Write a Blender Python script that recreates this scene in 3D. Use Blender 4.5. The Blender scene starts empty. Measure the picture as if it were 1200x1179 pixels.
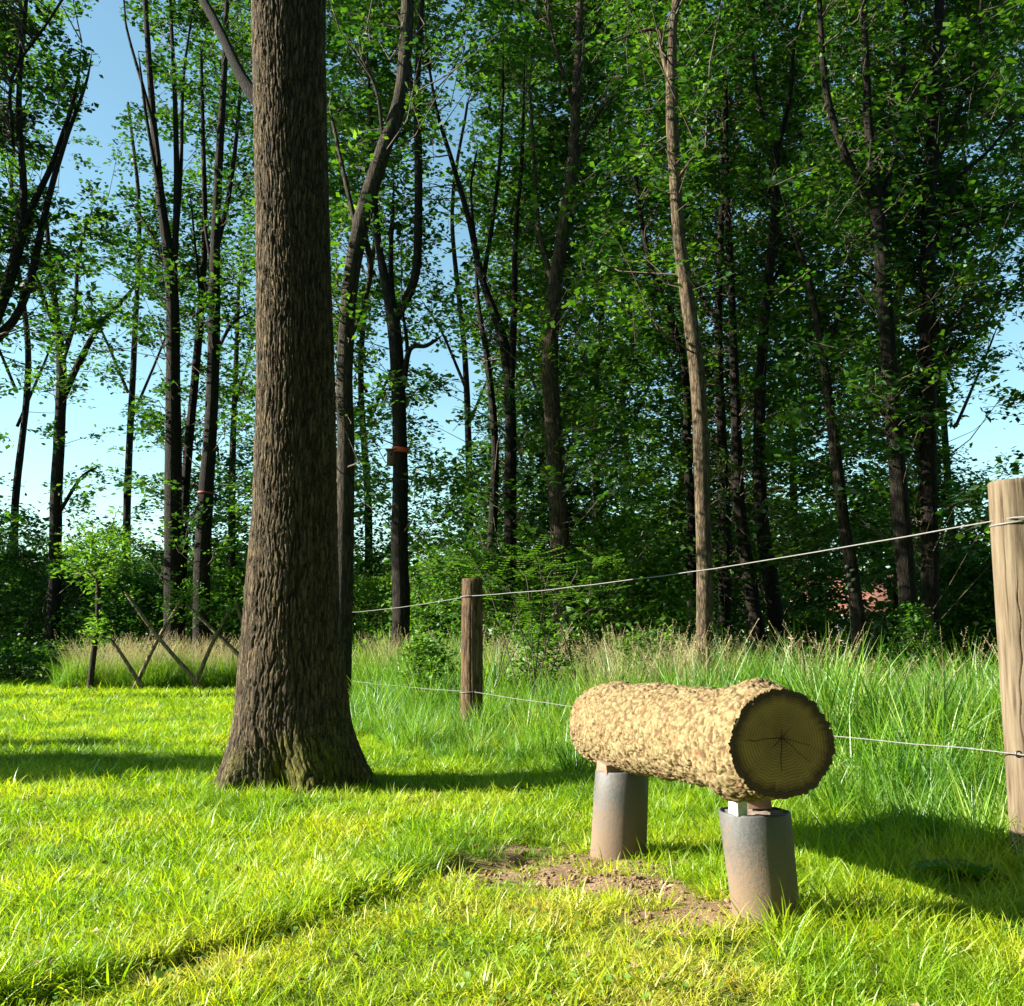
import bpy, math, random
import numpy as np
from mathutils import Vector

rnd = random.Random(7)
rng = np.random.default_rng(11)
sc = bpy.context.scene
C = sc.collection

# ------------------------------------------------------------------ camera
CAM_Z = 0.92
PITCH = math.atan(0.1354)
cam_d = bpy.data.cameras.new("camera")
cam = bpy.data.objects.new("camera", cam_d)
C.objects.link(cam)
cam.location = (0, 0, CAM_Z)
cam.rotation_euler = (math.pi / 2 + PITCH, 0, 0)
cam_d.sensor_width = 36
cam_d.lens = 36
cam_d.clip_start = 0.05
cam_d.clip_end = 2000
sc.camera = cam

# ------------------------------------------------------------------ sky and sun
SUN_EL, SUN_AZ = 23.5, -91.0           # azimuth from +Y (forward), negative = left
w = bpy.data.worlds.new("World")
sc.world = w
w.use_nodes = True
nt = w.node_tree
bg = nt.nodes["Background"]
sky = nt.nodes.new("ShaderNodeTexSky")
sky.sky_type = 'NISHITA'
sky.sun_disc = False
sky.sun_elevation = math.radians(SUN_EL)
sky.sun_rotation = math.radians(SUN_AZ)
sky.air_density = 1.0
sky.dust_density = 0.3
sky.ozone_density = 1.0
tint = nt.nodes.new("ShaderNodeVectorMath"); tint.operation = 'MULTIPLY'
tint.inputs[1].default_value = (1.08, 1.33, 1.18)
nt.links.new(sky.outputs[0], tint.inputs[0])
nt.links.new(tint.outputs[0], bg.inputs[0])
bg.inputs[1].default_value = 0.052
sd = bpy.data.lights.new("sun", 'SUN')
sd.energy = 5.0
sd.angle = math.radians(0.5)
sd.color = (1.0, 0.93, 0.80)
sun = bpy.data.objects.new("sun", sd)
C.objects.link(sun)
_a, _e = math.radians(SUN_AZ), math.radians(SUN_EL)
SUN = Vector((math.sin(_a) * math.cos(_e), math.cos(_a) * math.cos(_e), math.sin(_e)))
sun.rotation_euler = SUN.to_track_quat('Z', 'Y').to_euler()
sun.location = SUN * 50
sc.view_settings.view_transform = 'Standard'
sc.view_settings.look = 'None'
sc.view_settings.exposure = 2.0
sc.view_settings.gamma = 1
sc.view_settings.use_curve_mapping = False
sc.render.engine = 'CYCLES'
sc.cycles.max_bounces = 6
sc.cycles.diffuse_bounces = 1
sc.cycles.glossy_bounces = 2
sc.cycles.transmission_bounces = 4
sc.cycles.caustics_reflective = False

# ------------------------------------------------------------------ helpers
CT, ST = math.cos(PITCH), math.sin(PITCH)


def P(px, py, Y):
    """point at forward distance Y on the line of sight of photograph pixel (px, py)"""
    u, v = (px - 600) / 1200, (589.5 - py) / 1200
    dx, dy, dz = u, CT - v * ST, ST + v * CT
    k = Y / dy
    return np.array((dx * k, Y, CAM_Z + dz * k))


def Pn(px, py, Y):
    u, v = (px - 600) / 1200, (589.5 - py) / 1200
    dy, dz = CT - v * ST, ST + v * CT
    k = Y / dy
    return np.stack([u * k, Y, CAM_Z + dz * k], 1)


def smooth(t):
    t = np.clip(t, 0, 1)
    return t * t * (3 - 2 * t)


_h = rng.random((256, 256))


def vnoise(x, y):
    x = np.asarray(x, float); y = np.asarray(y, float)
    xi, yi = np.floor(x).astype(int), np.floor(y).astype(int)
    fx, fy = smooth(x - xi), smooth(y - yi)
    a = _h[xi & 255, yi & 255]; b = _h[(xi + 1) & 255, yi & 255]
    c = _h[xi & 255, (yi + 1) & 255]; d = _h[(xi + 1) & 255, (yi + 1) & 255]
    return (a * (1 - fx) + b * fx) * (1 - fy) + (c * (1 - fx) + d * fx) * fy


def fbm(x, y, o=4):
    s = 0; a = 1; t = 0
    for i in range(o):
        s = s + a * vnoise(x * 2 ** i + 17.3 * i, y * 2 ** i + 5.1 * i); t += a; a *= .5
    return s / t


def pnoise(th, z, nper, zs, o=3):
    """noise on a cylinder: periodic in th with nper cells"""
    s = 0; a = 1; t = 0
    for i in range(o):
        n = nper * 2 ** i
        x = th / (2 * np.pi) * n; y = z * zs * 2 ** i
        xi, yi = np.floor(x).astype(int), np.floor(y).astype(int)
        fx, fy = smooth(x - xi), smooth(y - yi)
        A = lambda p, q: _h[(np.mod(p, n) + 31 * i) & 255, q & 255]
        s = s + a * ((A(xi, yi) * (1 - fx) + A(xi + 1, yi) * fx) * (1 - fy) + (A(xi, yi + 1) * (1 - fx) + A(xi + 1, yi + 1) * fx) * fy)
        t += a; a *= .5
    return s / t


def worley(th, z, nper, zs):
    """F2-F1 on a cylinder, cells nper round and zs per metre"""
    x = th / (2 * np.pi) * nper; y = z * zs
    xi, yi = np.floor(x).astype(int), np.floor(y).astype(int)
    f1 = np.full(x.shape, 9.); f2 = np.full(x.shape, 9.)
    for i in (-1, 0, 1):
        for j in (-1, 0, 1):
            cx, cy = xi + i, yi + j
            m = np.mod(cx, nper)
            jx = _h[m & 255, cy & 255]; jy = _h[(m + 97) & 255, (cy + 41) & 255]
            d = np.hypot(cx + jx - x, cy + jy - y)
            nf1 = np.minimum(f1, d)
            f2 = np.minimum(f2, np.maximum(f1, d)); f1 = nf1
    return f2 - f1


def mesh_np(name, V, quads=None, tris=None, mat=None, smooth_=False, attrs=None, mat2=None, mi=None):
    me = bpy.data.meshes.new(name)
    nq = 0 if quads is None else len(quads); ntr = 0 if tris is None else len(tris)
    me.vertices.add(len(V)); me.vertices.foreach_set("co", np.asarray(V, np.float32).ravel())
    loops = []
    if nq: loops.append(np.asarray(quads, np.int32).ravel())
    if ntr: loops.append(np.asarray(tris, np.int32).ravel())
    L = np.concatenate(loops)
    me.loops.add(len(L)); me.loops.foreach_set("vertex_index", L)
    me.polygons.add(nq + ntr)
    st = np.concatenate([np.arange(nq) * 4, nq * 4 + np.arange(ntr) * 3]).astype(np.int32)
    me.polygons.foreach_set("loop_start", st)
    if smooth_:
        me.polygons.foreach_set("use_smooth", np.ones(nq + ntr, bool))
    if attrs:
        for k, (dom, val) in attrs.items():
            a = me.attributes.new(k, 'FLOAT', dom)
            a.data.foreach_set("value", np.asarray(val, np.float32))
    if mat: me.materials.append(mat)
    if mat2:
        me.materials.append(mat2)
        me.polygons.foreach_set("material_index", np.asarray(mi, np.int32))
    me.update(calc_edges=True)
    me.validate()
    return me


def link(name, me, parent=None, loc=None, rot=None):
    o = bpy.data.objects.new(name, me)
    C.objects.link(o)
    if parent: o.parent = parent
    if loc is not None: o.location = loc
    if rot is not None: o.rotation_euler = rot
    return o


def tag(o, label=None, cat=None, group=None, kind=None):
    if label: o['label'] = label
    if cat: o['category'] = cat
    if group: o['group'] = group
    if kind: o['kind'] = kind
    return o


def empty(name, loc, label, cat, group=None):
    o = bpy.data.objects.new(name, None)
    C.objects.link(o); o.location = loc; o.empty_display_size = .2
    return tag(o, label, cat, group)


def offset(V, root):
    return np.asarray(V) - np.array(root.location)[None, :]


def catmull(pts, n):
    """pts: k x m array; dense resample"""
    pts = np.asarray(pts, float)
    if len(pts) < 3:
        t = np.linspace(0, 1, n)[:, None]
        return pts[0] * (1 - t) + pts[-1] * t
    p = np.vstack([2 * pts[0] - pts[1], pts, 2 * pts[-1] - pts[-2]])
    k = len(pts) - 1
    out = []
    for t in np.linspace(0, k - 1e-6, n):
        i = int(t); f = t - i
        a, b, c, d = p[i], p[i + 1], p[i + 2], p[i + 3]
        out.append(.5 * ((2 * b) + (-a + c) * f + (2 * a - 5 * b + 4 * c - d) * f * f + (-a + 3 * b - 3 * c + d) * f ** 3))
    return np.array(out)


def tube(path, rad, segs=10, lump=0.0, seed=0, cap=True):
    """path n x 3, rad n -> V, quads"""
    path = np.asarray(path, float); n = len(path)
    T = np.gradient(path, axis=0); T /= np.linalg.norm(T, axis=1)[:, None] + 1e-9
    ref = np.array([0, 0, 1.]) if abs(T[0][2]) < .9 else np.array([0, 1., 0])
    N = np.zeros_like(path)
    v = np.cross(T[0], ref); v /= np.linalg.norm(v)
    for i in range(n):
        v = v - T[i] * np.dot(v, T[i]); v /= np.linalg.norm(v) + 1e-9
        N[i] = v
    B = np.cross(T, N)
    th = np.linspace(0, 2 * np.pi, segs, endpoint=False)
    TH, I = np.meshgrid(th, np.arange(n))
    R = np.asarray(rad)[:, None] * np.ones(segs)
    if lump:
        s = np.concatenate([[0], np.cumsum(np.linalg.norm(np.diff(path, axis=0), axis=1))])
        R = R * (1 + lump * 2 * (pnoise(TH, s[:, None] + seed * 7.7, 4, 1.8) - .5))
    V = path[:, None, :] + R[..., None] * (np.cos(TH)[..., None] * N[:, None, :] + np.sin(TH)[..., None] * B[:, None, :])
    V = V.reshape(-1, 3)
    i, j = np.meshgrid(np.arange(n - 1), np.arange(segs), indexing='ij')
    a = i * segs + j; b = i * segs + (j + 1) % segs
    Q = np.stack([a, b, b + segs, a + segs], -1).reshape(-1, 4)
    tris = np.zeros((0, 3), int)
    if cap:
        V = np.vstack([V, path[-1], path[0]])
        k = len(V) - 2
        jj = np.arange(segs); o = (n - 1) * segs
        t1 = np.stack([o + jj, o + (jj + 1) % segs, np.full(segs, k)], 1)
        t2 = np.stack([(jj + 1) % segs, jj, np.full(segs, k + 1)], 1)
        tris = np.vstack([t1, t2])
    return V, Q, tris


def join(parts):
    Vs, Qs, Ts = [], [], []; o = 0
    for V, Q, T in parts:
        Vs.append(V); Qs.append(Q + o); Ts.append(T + o); o += len(V)
    return np.vstack(Vs), np.vstack(Qs), np.vstack(Ts)


# ------------------------------------------------------------------ materials
def newmat(name):
    m = bpy.data.materials.new(name); m.use_nodes = True
    t = m.node_tree
    for n in list(t.nodes): t.nodes.remove(n)
    out = t.nodes.new("ShaderNodeOutputMaterial")
    return m, t, out


def N_(t, typ, **kw):
    n = t.nodes.new(typ)
    for k, v in kw.items():
        if k.startswith('i_'):
            n.inputs[k[2:].replace('_', ' ')].default_value = v
        else:
            setattr(n, k, v)
    return n


def ramp(t, fac, stops):
    r = t.nodes.new("ShaderNodeValToRGB")
    e = r.color_ramp.elements
    while len(e) < len(stops): e.new(.5)
    for q, (p, c) in zip(e, stops):
        q.position = p; q.color = (*c, 1)
    t.links.new(fac, r.inputs[0])
    return r.outputs[0]


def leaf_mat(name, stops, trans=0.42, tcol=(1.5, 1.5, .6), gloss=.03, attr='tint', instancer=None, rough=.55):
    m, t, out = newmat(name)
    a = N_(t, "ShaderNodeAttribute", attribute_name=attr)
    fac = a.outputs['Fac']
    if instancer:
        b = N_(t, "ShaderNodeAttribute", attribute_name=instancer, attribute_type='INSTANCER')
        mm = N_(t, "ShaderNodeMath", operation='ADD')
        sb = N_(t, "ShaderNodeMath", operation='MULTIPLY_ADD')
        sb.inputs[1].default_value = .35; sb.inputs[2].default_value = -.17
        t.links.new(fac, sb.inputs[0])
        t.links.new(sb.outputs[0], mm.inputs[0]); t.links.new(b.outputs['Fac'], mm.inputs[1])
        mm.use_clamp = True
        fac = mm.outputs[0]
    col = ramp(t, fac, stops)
    d = N_(t, "ShaderNodeBsdfDiffuse"); t.links.new(col, d.inputs[0])
    tm = N_(t, "ShaderNodeVectorMath", operation='MULTIPLY'); tm.inputs[1].default_value = tcol
    t.links.new(col, tm.inputs[0])
    tr = N_(t, "ShaderNodeBsdfTranslucent"); t.links.new(tm.outputs[0], tr.inputs[0])
    mx = N_(t, "ShaderNodeMixShader"); mx.inputs[0].default_value = trans
    t.links.new(d.outputs[0], mx.inputs[1]); t.links.new(tr.outputs[0], mx.inputs[2])
    g = N_(t, "ShaderNodeBsdfGlossy"); g.inputs['Roughness'].default_value = rough
    g.inputs[0].default_value = (.9, .95, 1, 1)
    m2 = N_(t, "ShaderNodeMixShader"); m2.inputs[0].default_value = gloss
    t.links.new(mx.outputs[0], m2.inputs[1]); t.links.new(g.outputs[0], m2.inputs[2])
    t.links.new(m2.outputs[0], out.inputs[0])
    return m


def bark_mat(name, c1, c2, scale=(9, 9, 1.6), bump=.6, moss=None, rough=.9, dist=.03, furrow=False):
    m, t, out = newmat(name)
    tc = N_(t, "ShaderNodeTexCoord")
    mp = N_(t, "ShaderNodeMapping"); mp.inputs['Scale'].default_value = scale
    t.links.new(tc.outputs['Object'], mp.inputs[0])
    n = N_(t, "ShaderNodeTexNoise", i_Scale=2.2, i_Detail=6, i_Roughness=.65); t.links.new(mp.outputs[0], n.inputs['Vector'])
    vo = N_(t, "ShaderNodeTexVoronoi", feature='DISTANCE_TO_EDGE', i_Scale=2.6)
    ad = N_(t, "ShaderNodeVectorMath", operation='ADD')
    t.links.new(mp.outputs[0], ad.inputs[0]); t.links.new(n.outputs['Color'], ad.inputs[1])
    t.links.new(ad.outputs[0], vo.inputs['Vector'])
    col = ramp(t, n.outputs['Fac'], [(.3, c1), (.7, c2)])
    big = N_(t, "ShaderNodeTexNoise", i_Scale=1.3, i_Detail=3); t.links.new(tc.outputs['Object'], big.inputs['Vector'])
    if moss:
        mr = N_(t, "ShaderNodeMapRange"); mr.inputs[1].default_value = .48; mr.inputs[2].default_value = .62
        t.links.new(big.outputs['Fac'], mr.inputs[0])
        sp = N_(t, "ShaderNodeSeparateXYZ"); t.links.new(tc.outputs['Object'], sp.inputs[0])
        zr = N_(t, "ShaderNodeMapRange"); zr.inputs[1].default_value = moss[1]; zr.inputs[2].default_value = 0.0
        t.links.new(sp.outputs['Z'], zr.inputs[0])
        mu = N_(t, "ShaderNodeMath", operation='MULTIPLY'); t.links.new(mr.outputs[0], mu.inputs[0]); t.links.new(zr.outputs[0], mu.inputs[1])
        mixc = N_(t, "ShaderNodeMixRGB"); t.links.new(mu.outputs[0], mixc.inputs[0]); t.links.new(col, mixc.inputs[1])
        mixc.inputs[2].default_value = (*moss[0], 1)
        col = mixc.outputs[0]
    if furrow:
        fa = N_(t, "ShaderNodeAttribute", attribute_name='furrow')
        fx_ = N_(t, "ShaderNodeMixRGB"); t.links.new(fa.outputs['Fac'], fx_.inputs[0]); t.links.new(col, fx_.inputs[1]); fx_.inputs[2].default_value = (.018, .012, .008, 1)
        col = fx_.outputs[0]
    b = N_(t, "ShaderNodeBsdfPrincipled", i_Roughness=rough)
    b.inputs['Specular IOR Level'].default_value = .2
    t.links.new(col, b.inputs['Base Color'])
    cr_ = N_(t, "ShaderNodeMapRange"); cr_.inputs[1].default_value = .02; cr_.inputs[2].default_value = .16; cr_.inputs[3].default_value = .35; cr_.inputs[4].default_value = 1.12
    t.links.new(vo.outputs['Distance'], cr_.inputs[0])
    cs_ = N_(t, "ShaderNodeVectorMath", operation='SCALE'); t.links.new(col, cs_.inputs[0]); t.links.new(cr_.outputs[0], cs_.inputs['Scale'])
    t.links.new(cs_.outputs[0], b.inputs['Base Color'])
    sm = N_(t, "ShaderNodeMath", operation='MULTIPLY_ADD'); sm.inputs[1].default_value = .5
    t.links.new(n.outputs['Fac'], sm.inputs[0])
    vr = N_(t, "ShaderNodeMapRange"); vr.inputs[2].default_value = .25; t.links.new(vo.outputs['Distance'], vr.inputs[0])
    t.links.new(vr.outputs[0], sm.inputs[2])
    bp = N_(t, "ShaderNodeBump", i_Strength=bump, i_Distance=dist); t.links.new(sm.outputs[0], bp.inputs['Height'])
    t.links.new(bp.outputs[0], b.inputs['Normal'])
    t.links.new(b.outputs[0], out.inputs[0])
    return m


def simple(name, col, rough=.6, metal=0, var=.25, scale=30, bump=.1):
    m, t, out = newmat(name)
    tc = N_(t, "ShaderNodeTexCoord")
    n = N_(t, "ShaderNodeTexNoise", i_Scale=scale, i_Detail=5); t.links.new(tc.outputs['Object'], n.inputs['Vector'])
    c = ramp(t, n.outputs['Fac'], [(.25, tuple(x * (1 - var) for x in col)), (.75, tuple(min(1, x * (1 + var)) for x in col))])
    b = N_(t, "ShaderNodeBsdfPrincipled", i_Roughness=rough, i_Metallic=metal)
    t.links.new(c, b.inputs['Base Color'])
    bp = N_(t, "ShaderNodeBump", i_Strength=bump, i_Distance=.01); t.links.new(n.outputs['Fac'], bp.inputs['Height'])
    t.links.new(bp.outputs[0], b.inputs['Normal'])
    t.links.new(b.outputs[0], out.inputs[0])
    return m


M = {}
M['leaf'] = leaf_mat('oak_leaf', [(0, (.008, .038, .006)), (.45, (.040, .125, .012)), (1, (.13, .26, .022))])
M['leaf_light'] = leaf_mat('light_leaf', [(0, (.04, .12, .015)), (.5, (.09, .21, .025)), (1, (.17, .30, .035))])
M['leaf_far'] = leaf_mat('far_leaf', [(0, (.015, .05, .010)), (.5, (.04, .11, .018)), (1, (.08, .17, .025))])
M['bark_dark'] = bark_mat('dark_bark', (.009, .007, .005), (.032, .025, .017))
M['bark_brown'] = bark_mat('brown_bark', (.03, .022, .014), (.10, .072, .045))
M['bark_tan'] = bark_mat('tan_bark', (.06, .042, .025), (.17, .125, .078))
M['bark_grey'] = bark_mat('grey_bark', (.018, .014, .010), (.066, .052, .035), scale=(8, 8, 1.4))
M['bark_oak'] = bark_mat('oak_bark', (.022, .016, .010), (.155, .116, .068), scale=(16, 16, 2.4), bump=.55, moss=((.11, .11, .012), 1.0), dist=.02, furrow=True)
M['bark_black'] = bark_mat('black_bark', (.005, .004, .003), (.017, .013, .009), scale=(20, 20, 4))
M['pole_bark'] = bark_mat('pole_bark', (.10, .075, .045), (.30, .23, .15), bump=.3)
M['twig'] = simple('twig_bark', (.06, .045, .03), .9)
GR = [(0, (.06, .16, .006)), (.3, (.19, .35, .008)), (.52, (.35, .48, .012)), (.78, (.48, .50, .06)), (1, (.54, .45, .20))]
M['grass'] = leaf_mat('grass_blade', GR, trans=.5, tcol=(1.35, 1.3, .5), gloss=.03, instancer='dry', rough=.45)
GT = [(0, (.04, .14, .010)), (.3, (.11, .27, .018)), (.6, (.24, .38, .03)), (.85, (.34, .34, .09)), (1, (.42, .34, .16))]
M['tall'] = leaf_mat('tall_grass_blade', GT, trans=.45, tcol=(1.4, 1.3, .6), gloss=.035, instancer='dry', rough=.45)
M['seed'] = leaf_mat('seed_head', [(0, (.36, .29, .13)), (1, (.66, .57, .34))], trans=.3, tcol=(1, 1, .9), gloss=.02)

# ------------------------------------------------------------------ ground
FA, FB, FC = np.array((2.20, 4.35)), np.array((-.375, 10.0)), np.array((-3.05, 16.0))
_fd = (FC - FA) / np.linalg.norm(FC - FA)
_fn = np.array((-_fd[1], _fd[0]));  _fn = _fn * (1 if _fn[0] > 0 else -1)   # pointing to the far right side


def sfence(x, y):
    return (x - FA[0]) * _fn[0] + (y - FA[1]) * _fn[1]


RX = [-2.6, -1.6, -1.10, -.76, -.53, -.23, .05, .4]
RY = [2.2, 2.55, 2.92, 3.37, 3.90, 4.50, 4.75, 4.8]


def ridge(x, y):
    yc = np.interp(x, RX, RY) + (vnoise(x * 3.1, y * 0 + 3) - .5) * .30 + (vnoise(x * 9.1, y * 0 + 7) - .5) * .10
    d = y - yc
    fade = smooth((x + 1.9) / .6) * (1 - smooth((x + .15) / .35))
    return d, fade


def hgt(x, y):
    x = np.asarray(x, float); y = np.asarray(y, float)
    z = (fbm(x * .8 + 9, y * .8 + 3) - .5) * .07 + (fbm(x * 5, y * 5, 2) - .5) * .018
    d, fade = ridge(x, y)
    z = z + fade * (.028 * smooth(d / .08 + .5) * (1 - smooth((d - .2) / 1.6)) - .10 * np.exp(-((d + .035) / .08) ** 2) * smooth((vnoise(x * 3.3 + 2, y * 0 + .5) - .15) / .3))
    # scuffed hollow by the log
    z = z - .010 * np.exp(-(((x - .28) / .38) ** 2 + ((y - 4.2) / .42) ** 2))
    z = z * 1
    # rises gently under the wood
    return z


def dirt(x, y):
    n = (fbm(x * 4 + 3, y * 4 + 8, 4) - .55) * 2.0
    a = ((x - .22) / .50) ** 2 + ((y - 4.38) / .60) ** 2
    b = ((x - .56) / .30) ** 2 + ((y - 3.68) / .32) ** 2
    e = ((x - .42) / .28) ** 2 + ((y - 4.10) / .33) ** 2
    c = ((x - 1.25) / .25) ** 2 + ((y - 3.75) / .18) ** 2
    return np.maximum(np.maximum(1.1 - a, 1.05 - e), np.maximum((1.0 - b) * .8, (1 - c) * .5)) + n


m, t, out = newmat('soil_and_thatch')
tc = N_(t, "ShaderNodeTexCoord")
n1 = N_(t, "ShaderNodeTexNoise", i_Scale=3.5, i_Detail=8, i_Roughness=.7); t.links.new(tc.outputs['Object'], n1.inputs['Vector'])
n2 = N_(t, "ShaderNodeTexNoise", i_Scale=60, i_Detail=5, i_Roughness=.7); t.links.new(tc.outputs['Object'], n2.inputs['Vector'])
soil = ramp(t, n2.outputs['Fac'], [(.3, (.12, .07, .044)), (.5, (.27, .18, .105)), (.72, (.40, .285, .175))])
thatch = ramp(t, n2.outputs['Fac'], [(.3, (.035, .055, .012)), (.55, (.10, .13, .02)), (.75, (.24, .21, .07))])
at = N_(t, "ShaderNodeAttribute", attribute_name='dirt')
mx = N_(t, "ShaderNodeMixRGB"); t.links.new(at.outputs['Fac'], mx.inputs[0]); t.links.new(thatch, mx.inputs[1]); t.links.new(soil, mx.inputs[2])
mr = N_(t, "ShaderNodeMapRange"); mr.inputs[1].default_value = .56; mr.inputs[2].default_value = .68
t.links.new(n1.outputs['Fac'], mr.inputs[0])
mx2 = N_(t, "ShaderNodeMixRGB"); t.links.new(mr.outputs[0], mx2.inputs[0]); t.links.new(mx.outputs[0], mx2.inputs[1]); mx2.inputs[2].default_value = (.13, .15, .02, 1)
b = N_(t, "ShaderNodeBsdfPrincipled", i_Roughness=.95); b.inputs['Specular IOR Level'].default_value = .1
t.links.new(mx2.outputs[0], b.inputs['Base Color'])
bp = N_(t, "ShaderNodeBump", i_Strength=.8, i_Distance=.02); t.links.new(n2.outputs['Fac'], bp.inputs['Height']); t.links.new(bp.outputs[0], b.inputs['Normal'])
t.links.new(b.outputs[0], out.inputs[0])
M['soil'] = m


def axis_pts():
    xs = np.concatenate([[-900, -300, -120, -60, -35, -22], np.arange(-14, -3, .25), np.arange(-3, 3, .03), np.arange(3, 12, .25), [14, 20, 35, 60, 120, 300, 900]])
    ys = np.concatenate([[-200, -40, -10, -3, 0, 1], np.arange(1.6, 6.2, .03), np.arange(6.2, 22, .25), [24, 28, 34, 45, 70, 120, 300, 1200]])
    return xs, ys


xs, ys = axis_pts()
X, Y = np.meshgrid(xs, ys)
Z = hgt(X, Y)
D = smooth(dirt(X, Y) * 1.4 + .2)
near = smooth(dirt(X, Y) * 1.5)
Z = Z + near * (fbm(X * 22, Y * 22, 3) - .5) * .035
V = np.stack([X, Y, Z], -1).reshape(-1, 3)
nx, ny = len(xs), len(ys)
i, j = np.meshgrid(np.arange(ny - 1), np.arange(nx - 1), indexing='ij')
a = i * nx + j
Q = np.stack([a, a + 1, a + nx + 1, a + nx], -1).reshape(-1, 4)
g = link('ground', mesh_np('ground', V, Q, mat=M['soil'], smooth_=True, attrs={'dirt': ('POINT', D.ravel())}))
g['kind'] = 'structure'

# ------------------------------------------------------------------ grass tufts (geometry nodes over real points)
def tuft_mesh(name, n, h, spread, wid, bend, mat, segs=4, lean=.35, seeds=0):
    P_, Q_, T_, tint = [], [], [], []
    o = 0; mi = []
    Qs, Ts, Vv, tq, tt = [], [], [], [], []
    for k in range(n):
        r = spread * math.sqrt(rnd.random()); a = rnd.uniform(0, 6.283)
        bx, by = r * math.cos(a), r * math.sin(a)
        d = a + rnd.uniform(-1.2, 1.2)
        L = h * rnd.uniform(.45, 1.1)
        wi = wid * rnd.uniform(.6, 1.2)
        ln = lean * rnd.uniform(.1, 1.2); bd = bend * rnd.uniform(.2, 1.4)
        dx, dy = math.cos(d), math.sin(d)
        f = rnd.uniform(0, 3.14); sx, sy = math.cos(f), math.sin(f)
        pos = np.array([bx, by, -.01]); ang = ln
        st = L / segs; tn = rnd.random()
        for s in range(segs + 1):
            ww = wi * (1 - (s / segs) ** 1.6) * (0.75 if s == 0 else 1)
            if s < segs:
                Vv += [(pos[0] - sx * ww / 2, pos[1] - sy * ww / 2, pos[2]), (pos[0] + sx * ww / 2, pos[1] + sy * ww / 2, pos[2])]
            else:
                Vv.append(tuple(pos))
            if s < segs:
                ang += bd / segs
                pos = pos + np.array([dx * math.sin(ang), dy * math.sin(ang), math.cos(ang)]) * st
        for s in range(segs - 1):
            Qs.append((o + 2 * s, o + 2 * s + 1, o + 2 * s + 3, o + 2 * s + 2)); tq.append(tn)
        Ts.append((o + 2 * segs - 2, o + 2 * segs - 1, o + 2 * segs)); tt.append(tn)
        o += 2 * segs + 1
    nb = len(Qs); nbt = len(Ts); sq, stt = [], []
    for k in range(seeds):       # seed stalks: thin stalk with a drooping feathery head
        r = spread * math.sqrt(rnd.random()); a = rnd.uniform(0, 6.283); d = rnd.uniform(0, 6.283)
        L = h * rnd.uniform(1.0, 1.45)
        pos = np.array([r * math.cos(a), r * math.sin(a), 0]); ang = rnd.uniform(0, .2)
        pts = [pos]
        for s in range(5):
            ang += rnd.uniform(.02, .14)
            pos = pos + np.array([math.cos(d) * math.sin(ang), math.sin(d) * math.sin(ang), math.cos(ang)]) * L / 5
            pts.append(pos)
        pts = np.array(pts)
        for s in range(5):
            p, q = pts[s], pts[s + 1]
            Vv += [tuple(p + (-.0012, 0, 0)), tuple(p + (.0012, 0, 0)), tuple(q + (.001, 0, 0)), tuple(q + (-.001, 0, 0))]
            sq.append((o, o + 1, o + 2, o + 3)); tq.append(.4); o += 4
        tn = rnd.random()
        hd = pts[-1] - pts[-2]; hd /= np.linalg.norm(hd)
        for s in range(16):
            c = pts[-1] - hd * L * .2 * (s / 16) + np.array([rnd.uniform(-1, 1), rnd.uniform(-1, 1), rnd.uniform(-1, 1)]) * .012 * (.4 + s / 16)
            e = np.array([rnd.uniform(-1, 1), rnd.uniform(-1, 1), rnd.uniform(-1.2, .9)]); e /= np.linalg.norm(e)
            g2 = np.array([rnd.uniform(-1, 1), rnd.uniform(-1, 1), rnd.uniform(-1, 1)]) * .0035
            Vv += [tuple(c - e * .008), tuple(c + g2), tuple(c + e * .009)]
            stt.append((o, o + 1, o + 2)); tt.append(tn); o += 3
    nq = len(Qs) + len(sq); ntt = len(Ts) + len(stt)
    mi = [0] * nb + [1] * len(sq) + [0] * nbt + [1] * len(stt)
    return mesh_np(name, np.array(Vv), np.array(Qs + sq), np.array(Ts + stt), mat=mat, attrs={'tint': ('FACE', tq + tt)},
                   mat2=M['seed'] if seeds else None, mi=mi)


def tuft_collection(name, specs):
    col = bpy.data.collections.new(name)
    for k, s in enumerate(specs):
        o = bpy.data.objects.new("%s_%02d" % (name, k), tuft_mesh(name, **s))
        col.objects.link(o)
    return col


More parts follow.
